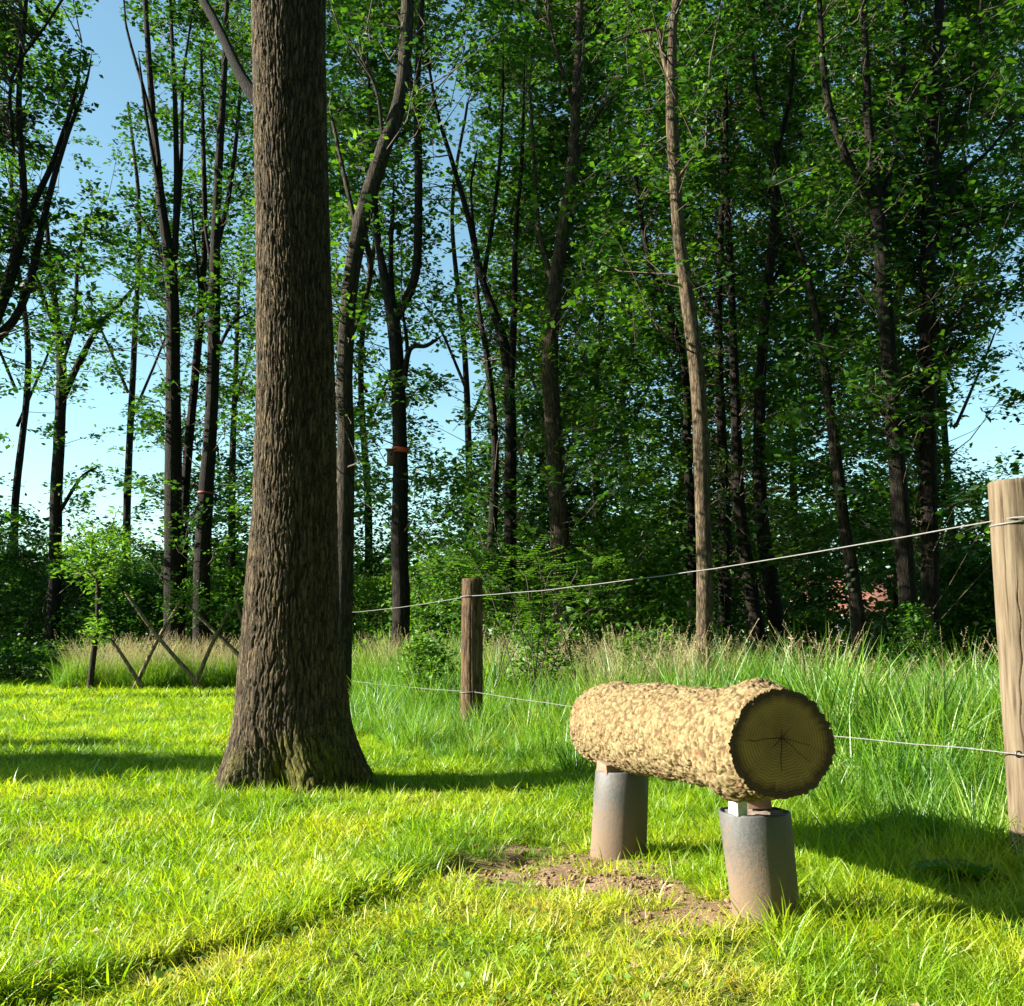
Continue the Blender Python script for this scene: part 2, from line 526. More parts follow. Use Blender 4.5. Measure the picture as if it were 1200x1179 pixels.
def scatter(name, pts, scl, rot, var, dry, col, label, parent=None):
    me = bpy.data.meshes.new(name)
    me.vertices.add(len(pts)); me.vertices.foreach_set("co", np.asarray(pts, np.float32).ravel())
    a = me.attributes.new('scl', 'FLOAT_VECTOR', 'POINT'); a.data.foreach_set("vector", np.asarray(scl, np.float32).ravel())
    a = me.attributes.new('rotv', 'FLOAT_VECTOR', 'POINT'); a.data.foreach_set("vector", np.asarray(rot, np.float32).ravel())
    a = me.attributes.new('variant', 'INT', 'POINT'); a.data.foreach_set("value", np.asarray(var, np.int32))
    a = me.attributes.new('dry', 'FLOAT', 'POINT'); a.data.foreach_set("value", np.asarray(dry, np.float32))
    o = link(name, me)
    tag(o, label, 'grass', kind='stuff')
    ng = bpy.data.node_groups.new(name, 'GeometryNodeTree')
    ng.interface.new_socket('Geometry', in_out='INPUT', socket_type='NodeSocketGeometry')
    ng.interface.new_socket('Geometry', in_out='OUTPUT', socket_type='NodeSocketGeometry')
    gi = ng.nodes.new('NodeGroupInput'); go = ng.nodes.new('NodeGroupOutput')
    ip = ng.nodes.new('GeometryNodeInstanceOnPoints')
    ci = ng.nodes.new('GeometryNodeCollectionInfo'); ci.inputs['Collection'].default_value = col
    ci.inputs['Separate Children'].default_value = True; ci.inputs['Reset Children'].default_value = True
    def na(nm, ty):
        n = ng.nodes.new('GeometryNodeInputNamedAttribute'); n.data_type = ty; n.inputs[0].default_value = nm
        return n.outputs[0]
    L = ng.links.new
    L(gi.outputs[0], ip.inputs['Points']); L(ci.outputs[0], ip.inputs['Instance'])
    ip.inputs['Pick Instance'].default_value = True
    L(na('variant', 'INT'), ip.inputs['Instance Index'])
    L(na('scl', 'FLOAT_VECTOR'), ip.inputs['Scale'])
    L(na('rotv', 'FLOAT_VECTOR'), ip.inputs['Rotation'])
    L(ip.outputs[0], go.inputs[0])
    md = o.modifiers.new('grass', 'NODES'); md.node_group = ng
    return o


lawn_col = tuft_collection('lawn_tuft', [dict(n=30, h=.066, spread=.055, wid=.0046, bend=1.5, mat=M['grass'], segs=3, lean=.8) for _ in range(6)])
long_col = tuft_collection('long_tuft', [dict(n=34, h=.15, spread=.05, wid=.005, bend=1.7, mat=M['grass'], segs=4, lean=.6) for _ in range(5)])
tall_col = tuft_collection('tall_tuft', [dict(n=36, h=.62, spread=.09, wid=.012, bend=1.0, mat=M['tall'], segs=5, lean=.22) for _ in range(5)])
seed_col = tuft_collection('seeding_tuft', [dict(n=20, h=.66, spread=.10, wid=.007, bend=.9, mat=M['tall'], segs=5, lean=.22, seeds=9) for _ in range(4)])


def wedge(n, y0, y1, power, margin=.7, x0=-99, x1=99):
    """points in the viewed wedge, density ~ Y**-power relative to area"""
    u = rng.random(n)
    k = 2 - power
    Yv = (y0 ** k + u * (y1 ** k - y0 ** k)) ** (1 / k) if abs(k) > 1e-6 else y0 * (y1 / y0) ** u
    Xv = (rng.random(n) * 2 - 1) * (.52 * Yv + margin)
    m_ = (Xv > x0) & (Xv < x1)
    return Xv[m_], Yv[m_]


BIG = (-1.435, 6.80)
LOG_A, LOG_B = P(917, 871, 3.30), P(708, 849, 5.10)


def blocked(x, y):
    b_ = (x - BIG[0]) ** 2 + (y - BIG[1]) ** 2 < .30 ** 2
    for q in ((.88, 3.60), (.475, 4.70)):
        b_ |= (x - q[0]) ** 2 + (y - q[1]) ** 2 < .115 ** 2
    return b_


def grass_fields(x, y):
    s = sfence(x, y)
    nz = fbm(x * 1.3 + 40, y * 1.3, 3)
    dry = .34 + (fbm(x * 2.2, y * 2.2 + 30, 3) - .5) * .7
    # mown straw-coloured strip in the foreground, below the ridge
    d, fade = ridge(x, y)
    fore = smooth((-d + .1) / .3) * smooth((x + 2.4) / .5) * (y < 5) * smooth((5.2 - y) / 1.0)
    dry = dry + .10 * (fbm(x * 9, y * 9 + 5, 2) - .5) * 3 + .10 * fore + .12 * smooth((9 - y) / 6) + .04
    return s, nz, dry, d, fade, fore


# lawn
x, y = wedge(62000, 2.2, 24, 1.45)
s, nz, dry, d, fade, fore = grass_fields(x, y)
dm = dirt(x, y)
keep = ~((d > -.13) & (d < .045) & (fade > .3)) & (s < -.25 + nz * .6) & (dm < -.02 + rng.random(len(x)) ** 2.2 * .9) & ~blocked(x, y) & (fbm(x * 6 + 4, y * 6, 2) + rng.random(len(x)) * .5 > .45)
x, y, nz, dry, d, fore = x[keep], y[keep], nz[keep], dry[keep], d[keep], fore[keep]
sc_ = (.6 + .7 * rng.random(len(x))) * (.35 + 1.7 * fbm(x * 5 + 3, y * 5, 3)) * (.75 + .6 * nz) * (1 - .25 * fore) * (1 + np.clip(y - 6, 0, 12) * .05)
scl = np.stack([sc_ * (1 + np.clip(y - 6, 0, 12) * .03), sc_ * (1 + np.clip(y - 6, 0, 12) * .03), sc_], 1)
rot = np.stack([rng.normal(0, .15, len(x)), rng.normal(0, .15, len(x)), rng.random(len(x)) * 6.283], 1)
scatter('lawn_grass', np.stack([x, y, hgt(x, y)], 1), scl, rot, rng.integers(0, 6, len(x)), np.clip(dry - .02, 0, 1), lawn_col,
        'short sunlit yellow green lawn grass covering the foreground and left')

# longer tufts: along the ridge, round the log legs, at the trunk foot, along the fence
x, y = wedge(26000, 2.2, 16, 1.1)
s, nz, dry, d, fade, fore = grass_fields(x, y)
dm = dirt(x, y)
pr = fade * np.exp(-((d - .17) / .10) ** 2) * 1.6 * (d > .05) + fade * np.exp(-((d - .5) / .45) ** 2) * .40
pr = np.maximum(pr, .9 * smooth((s + 1.35) / .7))
pr = np.maximum(pr, .8 * np.exp(-(((x - .95) / .42) ** 2 + ((y - 4.0) / .9) ** 2)))
for q_ in ((.82, 3.42), (.92, 3.40), (1.03, 3.48), (1.05, 3.62), (.62, 4.58)):
    pr = np.maximum(pr, .95 * np.exp(-((x - q_[0]) ** 2 + (y - q_[1]) ** 2) / .10 ** 2))
pr = np.maximum(pr, .8 * np.exp(-(((x - 1.25) / .6) ** 2 + ((y - 3.15) / .35) ** 2)))
rb = np.hypot(x - BIG[0], y - BIG[1]); pr = np.maximum(pr, .8 * np.exp(-((rb - .6) / .2) ** 2))
pr = np.maximum(pr, .12 + .40 * smooth((fbm(x * 2.5 + 7, y * 2.5, 3) - .52) / .1) - .28 * fore)
pr = np.where((y > 9) & (s < -1.3), pr * .3, pr)
keep = ~((d > -.15) & (d < .05) & (fade > .3)) & (rng.random(len(x)) < pr) & (dm < .25 + rng.random(len(x)) * .3) & ~blocked(x, y) & (s < 1.2)
x, y, nz, dry, d, s = x[keep], y[keep], nz[keep], dry[keep], d[keep], s[keep]
sz = .5 + .5 * rng.random(len(x)) + .45 * np.exp(-(((x - 1.0) / .5) ** 2 + ((y - 3.4) / .3) ** 2)) + .75 * smooth((s + 1.1) / 1.0) + .3 * np.exp(-(((x - .95) / .45) ** 2 + ((y - 4.1) / .7) ** 2))
scl = np.stack([sz * .95, sz * .95, sz], 1)
rot = np.stack([rng.normal(0, .12, len(x)), rng.normal(0, .12, len(x)), rng.random(len(x)) * 6.283], 1)
scatter('long_grass', np.stack([x, y, hgt(x, y)], 1), scl, rot, rng.integers(0, 5, len(x)), np.clip(dry - .14, 0, 1), long_col,
        'longer green grass tufts by the log, the trunk foot and the fence line')

# tall meadow grass behind the fence
x, y = wedge(12500, 4.0, 19, .55, 1.2)
s, nz, dry, d, fade, fore = grass_fields(x, y)
lft = smooth((.3 - x) / .8) * smooth((y - 7.2) / 1.2)
pr = smooth((s + .55 + .75 * lft + (nz - .5) * .8) / .6)
keep = (rng.random(len(x)) < pr) & (s < 7.0) & ~((x < -1.6) & (y > 12.5) & (s < .3))
x, y, nz, dry, s = x[keep], y[keep], nz[keep], dry[keep], s[keep]
# a second patch round the crossed willow poles
x2 = rng.uniform(-8.7, -4.6, 900); y2 = rng.uniform(19.75, 21.8, 900)
x = np.concatenate([x, x2]); y = np.concatenate([y, y2]); s = np.concatenate([s, np.full(900, 2.)]); nz = np.concatenate([nz, rng.random(900)])
dry = np.concatenate([dry, np.full(900, .45)])
sz = (.45 + .75 * rng.random(len(x)) ** 1.5) * (.55 + .60 * smooth((s + .3) / 1.6)) * (.45 + 1.15 * fbm(x * 1.9 + 8, y * 1.9, 3)) * (1 + .35 * smooth((.3 - x) / .8) * smooth((y - 8.2) / 1.2) * (x > -3.2))
scl = np.stack([sz, sz, sz], 1)
rot = np.stack([rng.normal(0, .10, len(x)), rng.normal(.06, .10, len(x)), rng.random(len(x)) * 6.283], 1)
scatter('meadow_grass', np.stack([x, y, hgt(x, y)], 1), scl, rot, rng.integers(0, 5, len(x)), np.clip(dry - .10 + (rng.random(len(x)) - .5) * .35, 0, 1), tall_col,
        'tall green meadow grass growing behind the wire fence')

# seeding grass: pale heads
x, y = wedge(9000, 6, 19, .4, 1.0)
s, nz, dry, d, fade, fore = grass_fields(x, y)
pxx = 600 + 1200 * x / y
band = (np.exp(-((pxx - 480) / 80) ** 2) * 1.1 + np.exp(-((pxx - 710) / 110) ** 2) * 1.2 + .05) * smooth((fbm(x * 1.1, y * 1.1 + 60, 2) - .35) / .3)
keep = (s > .6 + nz) & (s < 6.5) & (rng.random(len(x)) < band * smooth((y - 8) / 3) + .01)
x, y = x[keep], y[keep]
x = np.concatenate([x, rng.uniform(-8.6, -4.8, 260)]); y = np.concatenate([y, rng.uniform(19.9, 21.4, 260)])
sz = .9 + .45 * rng.random(len(x))
rot = np.stack([rng.normal(0, .1, len(x)), rng.normal(.08, .1, len(x)), rng.random(len(x)) * 6.283], 1)
scatter('seeding_grass', np.stack([x, y, hgt(x, y)], 1), np.stack([sz] * 3, 1), rot, rng.integers(0, 4, len(x)), np.clip(.3 + .3 * rng.random(len(x)), 0, 1), seed_col,
        'tall grass with pale straw coloured seed heads before the wood')

# ------------------------------------------------------------------ big oak trunk
def big_oak():
    root = empty('oak_tree', (BIG[0], BIG[1], 0), 'massive furrowed oak trunk in front, rising from the lawn through the top of the photo', 'tree')
    Yt = BIG[1]
    #      px centre, width at py
    prof = [(930, 347, 176), (905, 346, 156), (880, 345, 146), (850, 343.5, 134), (800, 342.5, 124), (740, 342, 112), (700, 342, 107), (600, 345.5, 97), (450, 347, 91), (300, 344, 88), (150, 341, 88), (60, 339, 89), (0, 338.5, 91)]
    zz, cx, rr = [], [], []
    for py, c, wd in prof:
        p = P(c, py, Yt); zz.append(p[2]); cx.append(p[0] - BIG[0]); rr.append(wd / 2 * Yt / 1200)
    zz[0] = -.12
    zz += [6.4, 7.4]; cx += [cx[-1], cx[-1] + .03]; rr += [rr[-1] * 1.02, rr[-1] * 1.0]
    segs, rows = 330, 480
    z = np.linspace(-.12, 7.4, rows)
    th = np.concatenate([np.linspace(np.pi - .45, 2 * np.pi + .45, segs - 50, endpoint=False), np.linspace(.45, np.pi - .45, 50, endpoint=False) + 2 * np.pi])
    TH, ZZ = np.meshgrid(th, z)
    R = np.interp(z, zz, rr)[:, None] * np.ones(segs)
    fl = np.clip(1 - z / .75, 0, 1)[:, None] ** 2
    R = R * (1 + fl * .15 * (np.cos(6 * TH + .6 + .4 * np.sin(2 * TH)) + .6 * np.cos(3 * TH + 2)) + fl ** 3 * .10 * np.cos(11 * TH + 1))
    R = R * (1 + .05 * (pnoise(TH, ZZ, 4, .8) - .5))
    wz = pnoise(TH, ZZ, 7, 2.5)            # warp
    tw = TH + (wz - .5) * .28
    tw = tw + (pnoise(TH, ZZ, 30, 9, 2) - .5) * .10
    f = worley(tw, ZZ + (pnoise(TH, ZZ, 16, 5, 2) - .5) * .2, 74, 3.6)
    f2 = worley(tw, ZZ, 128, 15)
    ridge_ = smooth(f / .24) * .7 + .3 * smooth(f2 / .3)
    scale = (1 + .35 * fl)
    R = R + (ridge_ - .7) * .017 * scale + (pnoise(TH, ZZ, 120, 30, 2) - .5) * .010
    cxx = np.interp(z, zz, cx)[:, None]
    V = np.stack([cxx + R * np.cos(TH), R * np.sin(TH), ZZ], -1).reshape(-1, 3)
    i, j = np.meshgrid(np.arange(rows - 1), np.arange(segs), indexing='ij')
    a = i * segs + j; b = i * segs + (j + 1) % segs
    Q = np.stack([a, b, b + segs, a + segs], -1).reshape(-1, 4)
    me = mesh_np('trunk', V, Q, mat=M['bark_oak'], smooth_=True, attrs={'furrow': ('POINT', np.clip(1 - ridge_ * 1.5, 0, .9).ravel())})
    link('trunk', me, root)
    # limbs: the dark bough leaving to the upper left, and the fork above the frame
    lim = [([P(335, 150, 6.8), P(289, 100, 6.95), P(262, 45, 7.3), P(235, -5, 7.6), P(200, -60, 7.9)], [.09, .044, .036, .032, .025]),
           ([(-1.45, 6.8, 7.1), (-1.2, 6.9, 8.6), (-.9, 7.4, 10.2)], [.22, .16, .08]),
           ([(-1.45, 6.8, 7.1), (-2.0, 6.6, 8.7), (-2.9, 6.2, 10.3)], [.22, .15, .07]),
           ([(-1.45, 6.8, 7.0), (-1.5, 7.6, 8.6), (-1.6, 8.6, 10.2)], [.2, .14, .07])]
    ends = []
    for pts, rad in lim:
        pts = np.array([np.array(p) for p in pts])
        path = catmull(pts, 18); r = np.interp(np.linspace(0, 1, 18), np.linspace(0, 1, len(rad)), rad)
        V, Q, T = tube(path, r, 14, .12)
        link('limb', mesh_np('limb', offset(V, root), Q, T, M['bark_black'], True), root)
        ends.append(path)
    return root, ends


OAK, OAK_ENDS = big_oak()

# ------------------------------------------------------------------ leaves
LEAF = np.array([(0, 0, 0), (.13, .22, .05), (.36, .66, .08), (0, 1.0, -.06), (-.36, .66, .08), (-.13, .22, .05)], float)
LQ = np.array([(0, 1, 2, 3), (0, 3, 4, 5)])


KITE = np.array([(0, 0, 0), (.34, .58, .06), (0, 1.0, -.03), (-.34, .58, .06)], float)


def leaf_arrays(pos, dirv, nrm, size, width=1.0, kite=False):
    """one folded leaf per row"""
    n = len(pos)
    d = dirv / (np.linalg.norm(dirv, axis=1)[:, None] + 1e-9)
    s = np.cross(d, nrm); s /= (np.linalg.norm(s, axis=1)[:, None] + 1e-9)
    u = np.cross(s, d)
    tp = KITE if kite else LEAF
    L = tp[None] * (1 + rng.normal(0, .16, (n, len(tp), 3))) * size[:, None, None]
    V = pos[:, None, :] + L[..., 0:1] * s[:, None, :] * width + L[..., 1:2] * d[:, None, :] + L[..., 2:3] * u[:, None, :]
    Q = (np.arange(n) * len(tp))[:, None, None] + (np.array([(0, 1, 2, 3)]) if kite else LQ)[None]
    return V.reshape(-1, 3), Q.reshape(-1, 4)


def sprays(cent, axis, m, length, leaf, tone, droop=.25, flat=.45, width=1.0, spread=.35):
    """cent,axis: k x 3; m leaves per spray -> leaf rows"""
    k = len(cent)
    t = rng.random((k, m))
    ax = axis / np.linalg.norm(axis, axis=1)[:, None]
    up = np.array([0, 0, 1.])
    side = np.cross(ax, up); side /= np.linalg.norm(side, axis=1)[:, None] + 1e-9
    sg = rng.choice([-1, 1], (k, m)); w_ = rng.random((k, m))
    Ln = (length * (.6 + .8 * rng.random(k)))[:, None]
    off = (t - .5) * Ln
    lat = sg * w_ * spread * Ln * (1.05 - t * .7)
    pos = cent[:, None] + ax[:, None] * off[..., None] + side[:, None] * lat[..., None]
    pos = pos + up * (rng.normal(0, .12, (k, m)) * Ln - droop * np.abs(lat))[..., None]
    dv = ax[:, None] * (.6 + .3 * rng.normal(0, 1, (k, m)))[..., None] + side[:, None] * (sg * (.5 + w_))[..., None] + rng.normal(0, .35, (k, m, 3))
    nr = up + rng.normal(0, flat, (k, m, 3))
    tn = np.clip(tone[:, None] + rng.normal(0, .13, (k, m)), 0, 1)
    size = leaf * (.65 + .7 * rng.random((k, m)))
    return pos.reshape(-1, 3), dv.reshape(-1, 3), nr.reshape(-1, 3), size.ravel(), tn.ravel()


def crown_mesh(name, cent, axis, root, m=14, length=.7, leaf=.1, tone=None, mat='leaf', **kw):
    if tone is None: tone = np.full(len(cent), .5)
    w_ = kw.pop('width', 1.0); kite = kw.pop('kite', False)
    p, dv, nr, sz, tn = sprays(cent, axis, m, length, leaf, tone, **kw)
    V, Q = leaf_arrays(p, dv, nr, sz, w_, kite)
    me = mesh_np(name, offset(V, root), Q, mat=M[mat], attrs={'tint': ('FACE', tn if kite else np.repeat(tn, 2))})
    return link(name, me, root)


def twig_mesh(cent, axis, root, length, stems=None, rad=.006, link_frac=.15, name='twigs'):
    k = len(cent)
    ax = axis / np.linalg.norm(axis, axis=1)[:, None]
    A = [cent - ax * length * .6]; B = [cent + ax * length * .4]; R = [np.full(k, rad)]
    if stems is not None and k:
        S = np.vstack(stems)
        sel = np.nonzero(rng.random(k) < link_frac)[0]
        if len(sel):
            c = cent[sel] - ax[sel] * length * .6
            # nearest lower stem point
            dd = ((c[:, None] - S[None]) ** 2 * np.array([1, 1, .35])).sum(-1) + 4 * np.clip(S[None, :, 2] - c[:, None, 2] + .3, 0, 9)
            q = S[(dd * (1 + 1.6 * rng.random(dd.shape))).argmin(1)]
            ok = np.linalg.norm(q - c, axis=1) < 2.6
            c, q = c[ok], q[ok]
            mid = (c + q) / 2 + np.array([0, 0, -.08]) + rng.normal(0, .12, c.shape)
            A += [q, mid]; B += [mid, c]; R += [np.full(len(c), rad * 2.6), np.full(len(c), rad * 1.7)]
    A = np.vstack(A); B = np.vstack(B); R = np.concatenate(R)
    T = B - A; T /= np.linalg.norm(T, axis=1)[:, None] + 1e-9
    n1_ = np.cross(T, np.array([.3, .9, .2])); n1_ /= np.linalg.norm(n1_, axis=1)[:, None] + 1e-9
    n2_ = np.cross(T, n1_)
    V = []
    for th in (0, 2.094, 4.189):
        o_ = (math.cos(th) * n1_ + math.sin(th) * n2_)
        V.append(A + o_ * R[:, None]); V.append(B + o_ * R[:, None] * .6)
    V = np.stack(V, 1)
    q = np.array([(0, 2, 3, 1), (2, 4, 5, 3), (4, 0, 1, 5)])
    Q = (np.arange(len(A)) * 6)[:, None, None] + q[None]
    me = mesh_np(name, offset(V.reshape(-1, 3), root), Q.reshape(-1, 4), mat=M['twig'])
    o = link(name, me, root); o['kind'] = 'stuff'
    return o


# ------------------------------------------------------------------ the wood
# coverage of leaves against the sky, 50 px cells, rows from y=0
DENS = """
85 04 88 77 86 38 99 99 99 99 88 77
75 05 77 77 86 49 99 99 99 98 88 77
74 04 66 77 87 38 99 99 99 98 88 87
63 25 56 77 86 38 99 99 99 99 88 87
65 56 57 77 75 36 89 88 99 99 98 87
66 66 67 77 64 34 88 79 99 99 98 86
55 56 77 77 54 25 89 99 99 99 77 75
45 45 66 77 54 53 79 99 99 98 77 62
34 34 55 77 54 36 89 99 99 98 77 51
13 25 56 77 53 26 89 99 99 88 77 41
14 24 56 77 64 27 89 99 99 88 78 41
24 23 57 77 73 69 99 99 99 88 88 51
87 46 88 88 86 89 99 99 99 99 98 84
99 99 99 99 99 99 99 99 99 99 99 98
99 99 99 99 99 99 99 99 99 99 99 99
99 99 99 99 99 99 99 99 99 99 99 99
"""
DM = np.array([[int(c) for c in r.replace(' ', '')] for r in DENS.strip().split('\n')]) / 9.0


def dens(px, py):
    gx = np.clip(px / 50 - .5, 0, 22.999); gy = np.clip(py / 50 - .5, 0, 14.999)
    xi, yi = gx.astype(int), gy.astype(int); fx, fy = gx - xi, gy - yi
    return (DM[yi, xi] * (1 - fx) + DM[yi, xi + 1] * fx) * (1 - fy) + (DM[yi + 1, xi] * (1 - fx) + DM[yi + 1, xi + 1] * fx) * fy


TREES = []


def tree(name, Yd, trunk, limbs, label, bark='bark_dark', share=1.0, sig=85, low=600, tone=.45, leafm='leaf', leaf=.118, group='trees of the wood', m=19):
    base = P(trunk[0][0], 752, Yd)
    bx = base[0] + rnd.uniform(-.05, .05)
    root = empty(name, (bx, Yd, 0), label, 'tree', group)
    pts = [np.array((bx, Yd, -.1)), np.array((bx, Yd, .35))]
    wds = [trunk[0][2] * 1.35, trunk[0][2] * 1.08]
    yoff = 0
    for (px, py, wd) in trunk:
        p = P(px, py, Yd)
        if p[2] > .5: pts.append(p); wds.append(wd)
    last, prev = pts[-1], pts[-2]
    if trunk[-1][1] <= 20:
        dirv = (last - prev) / np.linalg.norm(last - prev)
        pts.append(last + dirv * 2.2); wds.append(trunk[-1][2] * .5)
        pts.append(last + dirv * 4.0 + np.array((.3, .2, 0))); wds.append(3)
    n = 60
    path = catmull(np.array(pts), n)
    tt = np.linspace(0, 1, len(wds)); r = np.interp(np.linspace(0, 1, n), tt, wds) / 2 * Yd / 1200
    r[:2] *= 1.1
    seed = rnd.random() * 9
    V, Q, T = tube(path, r, 18, .10, seed)
    link('trunk', mesh_np('trunk', offset(V, root), Q, T, M[bark], True), root)
    stems = [path[8:]]
    for lm in limbs:
        dz = rnd.uniform(-.9, .9)
        q = [P(px, py, Yd + dz * k / max(1, len(lm) - 1)) for k, (px, py, wd) in enumerate(lm)]
        ww = [wd for _, _, wd in lm]
        if lm[-1][1] <= 20:
            dirv = (q[-1] - q[-2]) / np.linalg.norm(q[-1] - q[-2]); q.append(q[-1] + dirv * 2.5); ww.append(3)
        pl = catmull(np.array(q), 26)
        rr = np.interp(np.linspace(0, 1, 26), np.linspace(0, 1, len(ww)), ww) / 2 * Yd / 1200
        rr[-5:] *= np.array([.9, .75, .6, .4, .15])
        V, Q, T = tube(pl, rr, 10, .10, seed + 3)
        link('limb', mesh_np('limb', offset(V, root), Q, T, M[bark], True), root)
        stems.append(pl)
    py_ = np.array([752.] + [t_[1] for t_ in trunk]); px_ = np.array([trunk[0][0]] + [t_[0] for t_ in trunk])
    TREES.append(dict(root=root, Y=Yd, py=py_[::-1], px=px_[::-1], share=share, sig=sig, low=low, tone=tone, mat=leafm, leaf=leaf, stems=stems, m=m, c=[]))
    return root


G = 'trees of the wood'
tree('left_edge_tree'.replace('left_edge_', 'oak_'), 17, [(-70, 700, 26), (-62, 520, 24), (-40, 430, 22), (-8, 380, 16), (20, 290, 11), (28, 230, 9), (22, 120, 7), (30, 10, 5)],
     [[(-25, 410, 13), (6, 350, 11), (35, 250, 9), (62, 190, 7), (88, 110, 5), (96, 50, 3)],
      [(-30, 420, 13), (25, 360, 10), (55, 240, 8), (75, 170, 6), (100, 100, 4), (108, 60, 3)],
      [(-60, 500, 16), (-90, 350, 12), (-100, 200, 9)], [(15, 170, 5), (15, 90, 4), (60, 20, 3)]],
     'many-stemmed dark tree leaning in over the left edge of the photo', share=1.1, sig=95, low=450, tone=.3)
tree('alder_tree', 25, [(64, 690, 15), (66, 580, 14), (70, 500, 13), (72, 430, 12), (66, 370, 8), (58, 300, 6), (52, 230, 4)],
     [[(72, 470, 9), (95, 420, 8), (118, 380, 6), (150, 345, 4), (165, 325, 2)], [(74, 420, 7), (88, 370, 6), (92, 300, 4), (110, 240, 3)],
      [(62, 380, 5), (40, 320, 4), (12, 290, 3)], [(70, 600, 5), (95, 560, 4), (118, 545, 2)]],
     'slender forked tree with light green crown standing between lawn edge and sky at left', share=1.25, sig=62, low=620, tone=.55, leafm='leaf')
tree('oak_tree', 23, [(203, 690, 21), (203, 560, 20), (203, 450, 17), (201, 330, 15), (188, 230, 11), (178, 120, 8), (170, 0, 6)],
     [[(203, 340, 9), (207, 230, 8), (205, 120, 6), (200, 10, 4)], [(192, 250, 7), (180, 150, 5), (150, 40, 3), (145, 0, 2)],
      [(205, 300, 6), (212, 200, 5), (215, 90, 4), (228, 0, 2)], [(188, 230, 5), (172, 140, 4), (162, 60, 3)], [(201, 330, 6), (180, 280, 4), (150, 230, 2)]],
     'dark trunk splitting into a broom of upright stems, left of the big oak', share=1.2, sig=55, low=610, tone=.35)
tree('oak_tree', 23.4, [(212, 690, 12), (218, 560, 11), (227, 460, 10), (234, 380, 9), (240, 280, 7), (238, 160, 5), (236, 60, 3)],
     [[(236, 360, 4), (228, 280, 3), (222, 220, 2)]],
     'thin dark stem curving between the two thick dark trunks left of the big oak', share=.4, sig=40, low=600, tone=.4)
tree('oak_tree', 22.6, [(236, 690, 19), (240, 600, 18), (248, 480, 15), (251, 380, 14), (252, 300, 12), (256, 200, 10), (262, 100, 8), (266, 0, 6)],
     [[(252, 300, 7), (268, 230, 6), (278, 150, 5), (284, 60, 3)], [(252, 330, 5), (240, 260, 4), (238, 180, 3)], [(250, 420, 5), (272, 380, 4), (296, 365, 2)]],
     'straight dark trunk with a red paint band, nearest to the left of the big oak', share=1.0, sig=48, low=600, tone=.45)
tree('oak_tree', 30, [(272, 690, 9), (272, 560, 8), (276, 440, 6), (280, 330, 4)],
     [[(274, 480, 4), (288, 430, 3), (296, 400, 2)]],
     'distant thin trunk glimpsed close to the left side of the big oak', share=.8, sig=60, low=620, tone=.5)
tree('oak_tree', 14, [(400, 760, 25), (403, 640, 24), (405, 520, 21), (404, 430, 19), (410, 340, 20), (424, 260, 21), (448, 180, 20), (468, 120, 18), (475, 60, 17), (478, 0, 16)],
     [[(425, 262, 8), (434, 320, 7), (418, 380, 4), (400, 420, 2)], [(420, 280, 7), (400, 190, 5), (385, 120, 4)], [(450, 180, 5), (442, 110, 4), (420, 60, 3)]],
     'grey trunk just right of the big oak, bending right as it climbs', bark='bark_grey', share=.9, sig=75, low=450, tone=.45)
tree('oak_tree', 18, [(470, 720, 21), (468, 620, 20), (469, 530, 18), (466, 440, 17), (461, 375, 17), (446, 300, 9), (440, 240, 6), (436, 150, 4), (430, 60, 3)],
     [[(461, 380, 12), (486, 325, 11), (490, 260, 10), (490, 180, 10), (489, 100, 8), (494, 0, 7)], [(472, 455, 8), (480, 410, 6), (500, 405, 5), (520, 392, 3)],
      [(478, 420, 5), (475, 385, 4), (468, 350, 2)], [(490, 150, 6), (481, 90, 5), (476, 10, 4)], [(461, 380, 8), (458, 300, 6), (462, 210, 4)]],
     'forked dark trunk carrying the nest box, seen against open blue sky', share=.9, sig=62, low=560, tone=.3)
tree('oak_tree', 19, [(598, 720, 16), (598, 600, 15), (598, 480, 14), (590, 400, 12), (566, 330, 9), (550, 260, 7), (530, 190, 6), (512, 130, 4), (500, 60, 3)],
     [[(598, 470, 9), (602, 380, 8), (604, 280, 6), (612, 180, 5), (615, 60, 4)], [(566, 330, 6), (580, 240, 5), (588, 150, 4), (590, 40, 3)], [(556, 280, 4), (552, 220, 3), (560, 170, 3)]],
     'leafy dark trunk leaning left beside the sky gap right of the nest box', share=1.3, sig=70, low=660, tone=.4)
tree('oak_tree', 20.5, [(576, 720, 11), (577, 640, 11), (580, 520, 9), (572, 430, 8), (560, 350, 5), (558, 280, 3)], [],
     'thin stem immediately left of the leafy leaning trunk in the middle', share=.5, sig=60, low=650, tone=.45)
tree('oak_tree', 17, [(662, 720, 24), (656, 620, 23), (648, 500, 21), (645, 420, 19), (650, 340, 17), (660, 270, 16), (670, 200, 14), (676, 100, 11), (680, 0, 9)],
     [[(650, 340, 8), (632, 270, 6), (626, 190, 5), (620, 90, 4)], [(668, 210, 7), (690, 150, 5), (720, 110, 3)], [(674, 130, 5), (655, 70, 4), (640, 10, 3)]],
     'thick brown trunk swathed in dense leaves in the middle of the wood', bark='bark_brown', share=1.6, sig=85, low=620, tone=.4)
tree('oak_tree', 24, [(704, 720, 10), (700, 600, 10), (696, 480, 8), (706, 360, 7), (712, 240, 5), (716, 100, 4)], [[(700, 420, 4), (740, 360, 3), (770, 330, 2)]],
     'slim shaded stem in the dense foliage between the brown and the sunlit trunk', share=1.4, sig=90, low=700, tone=.55)
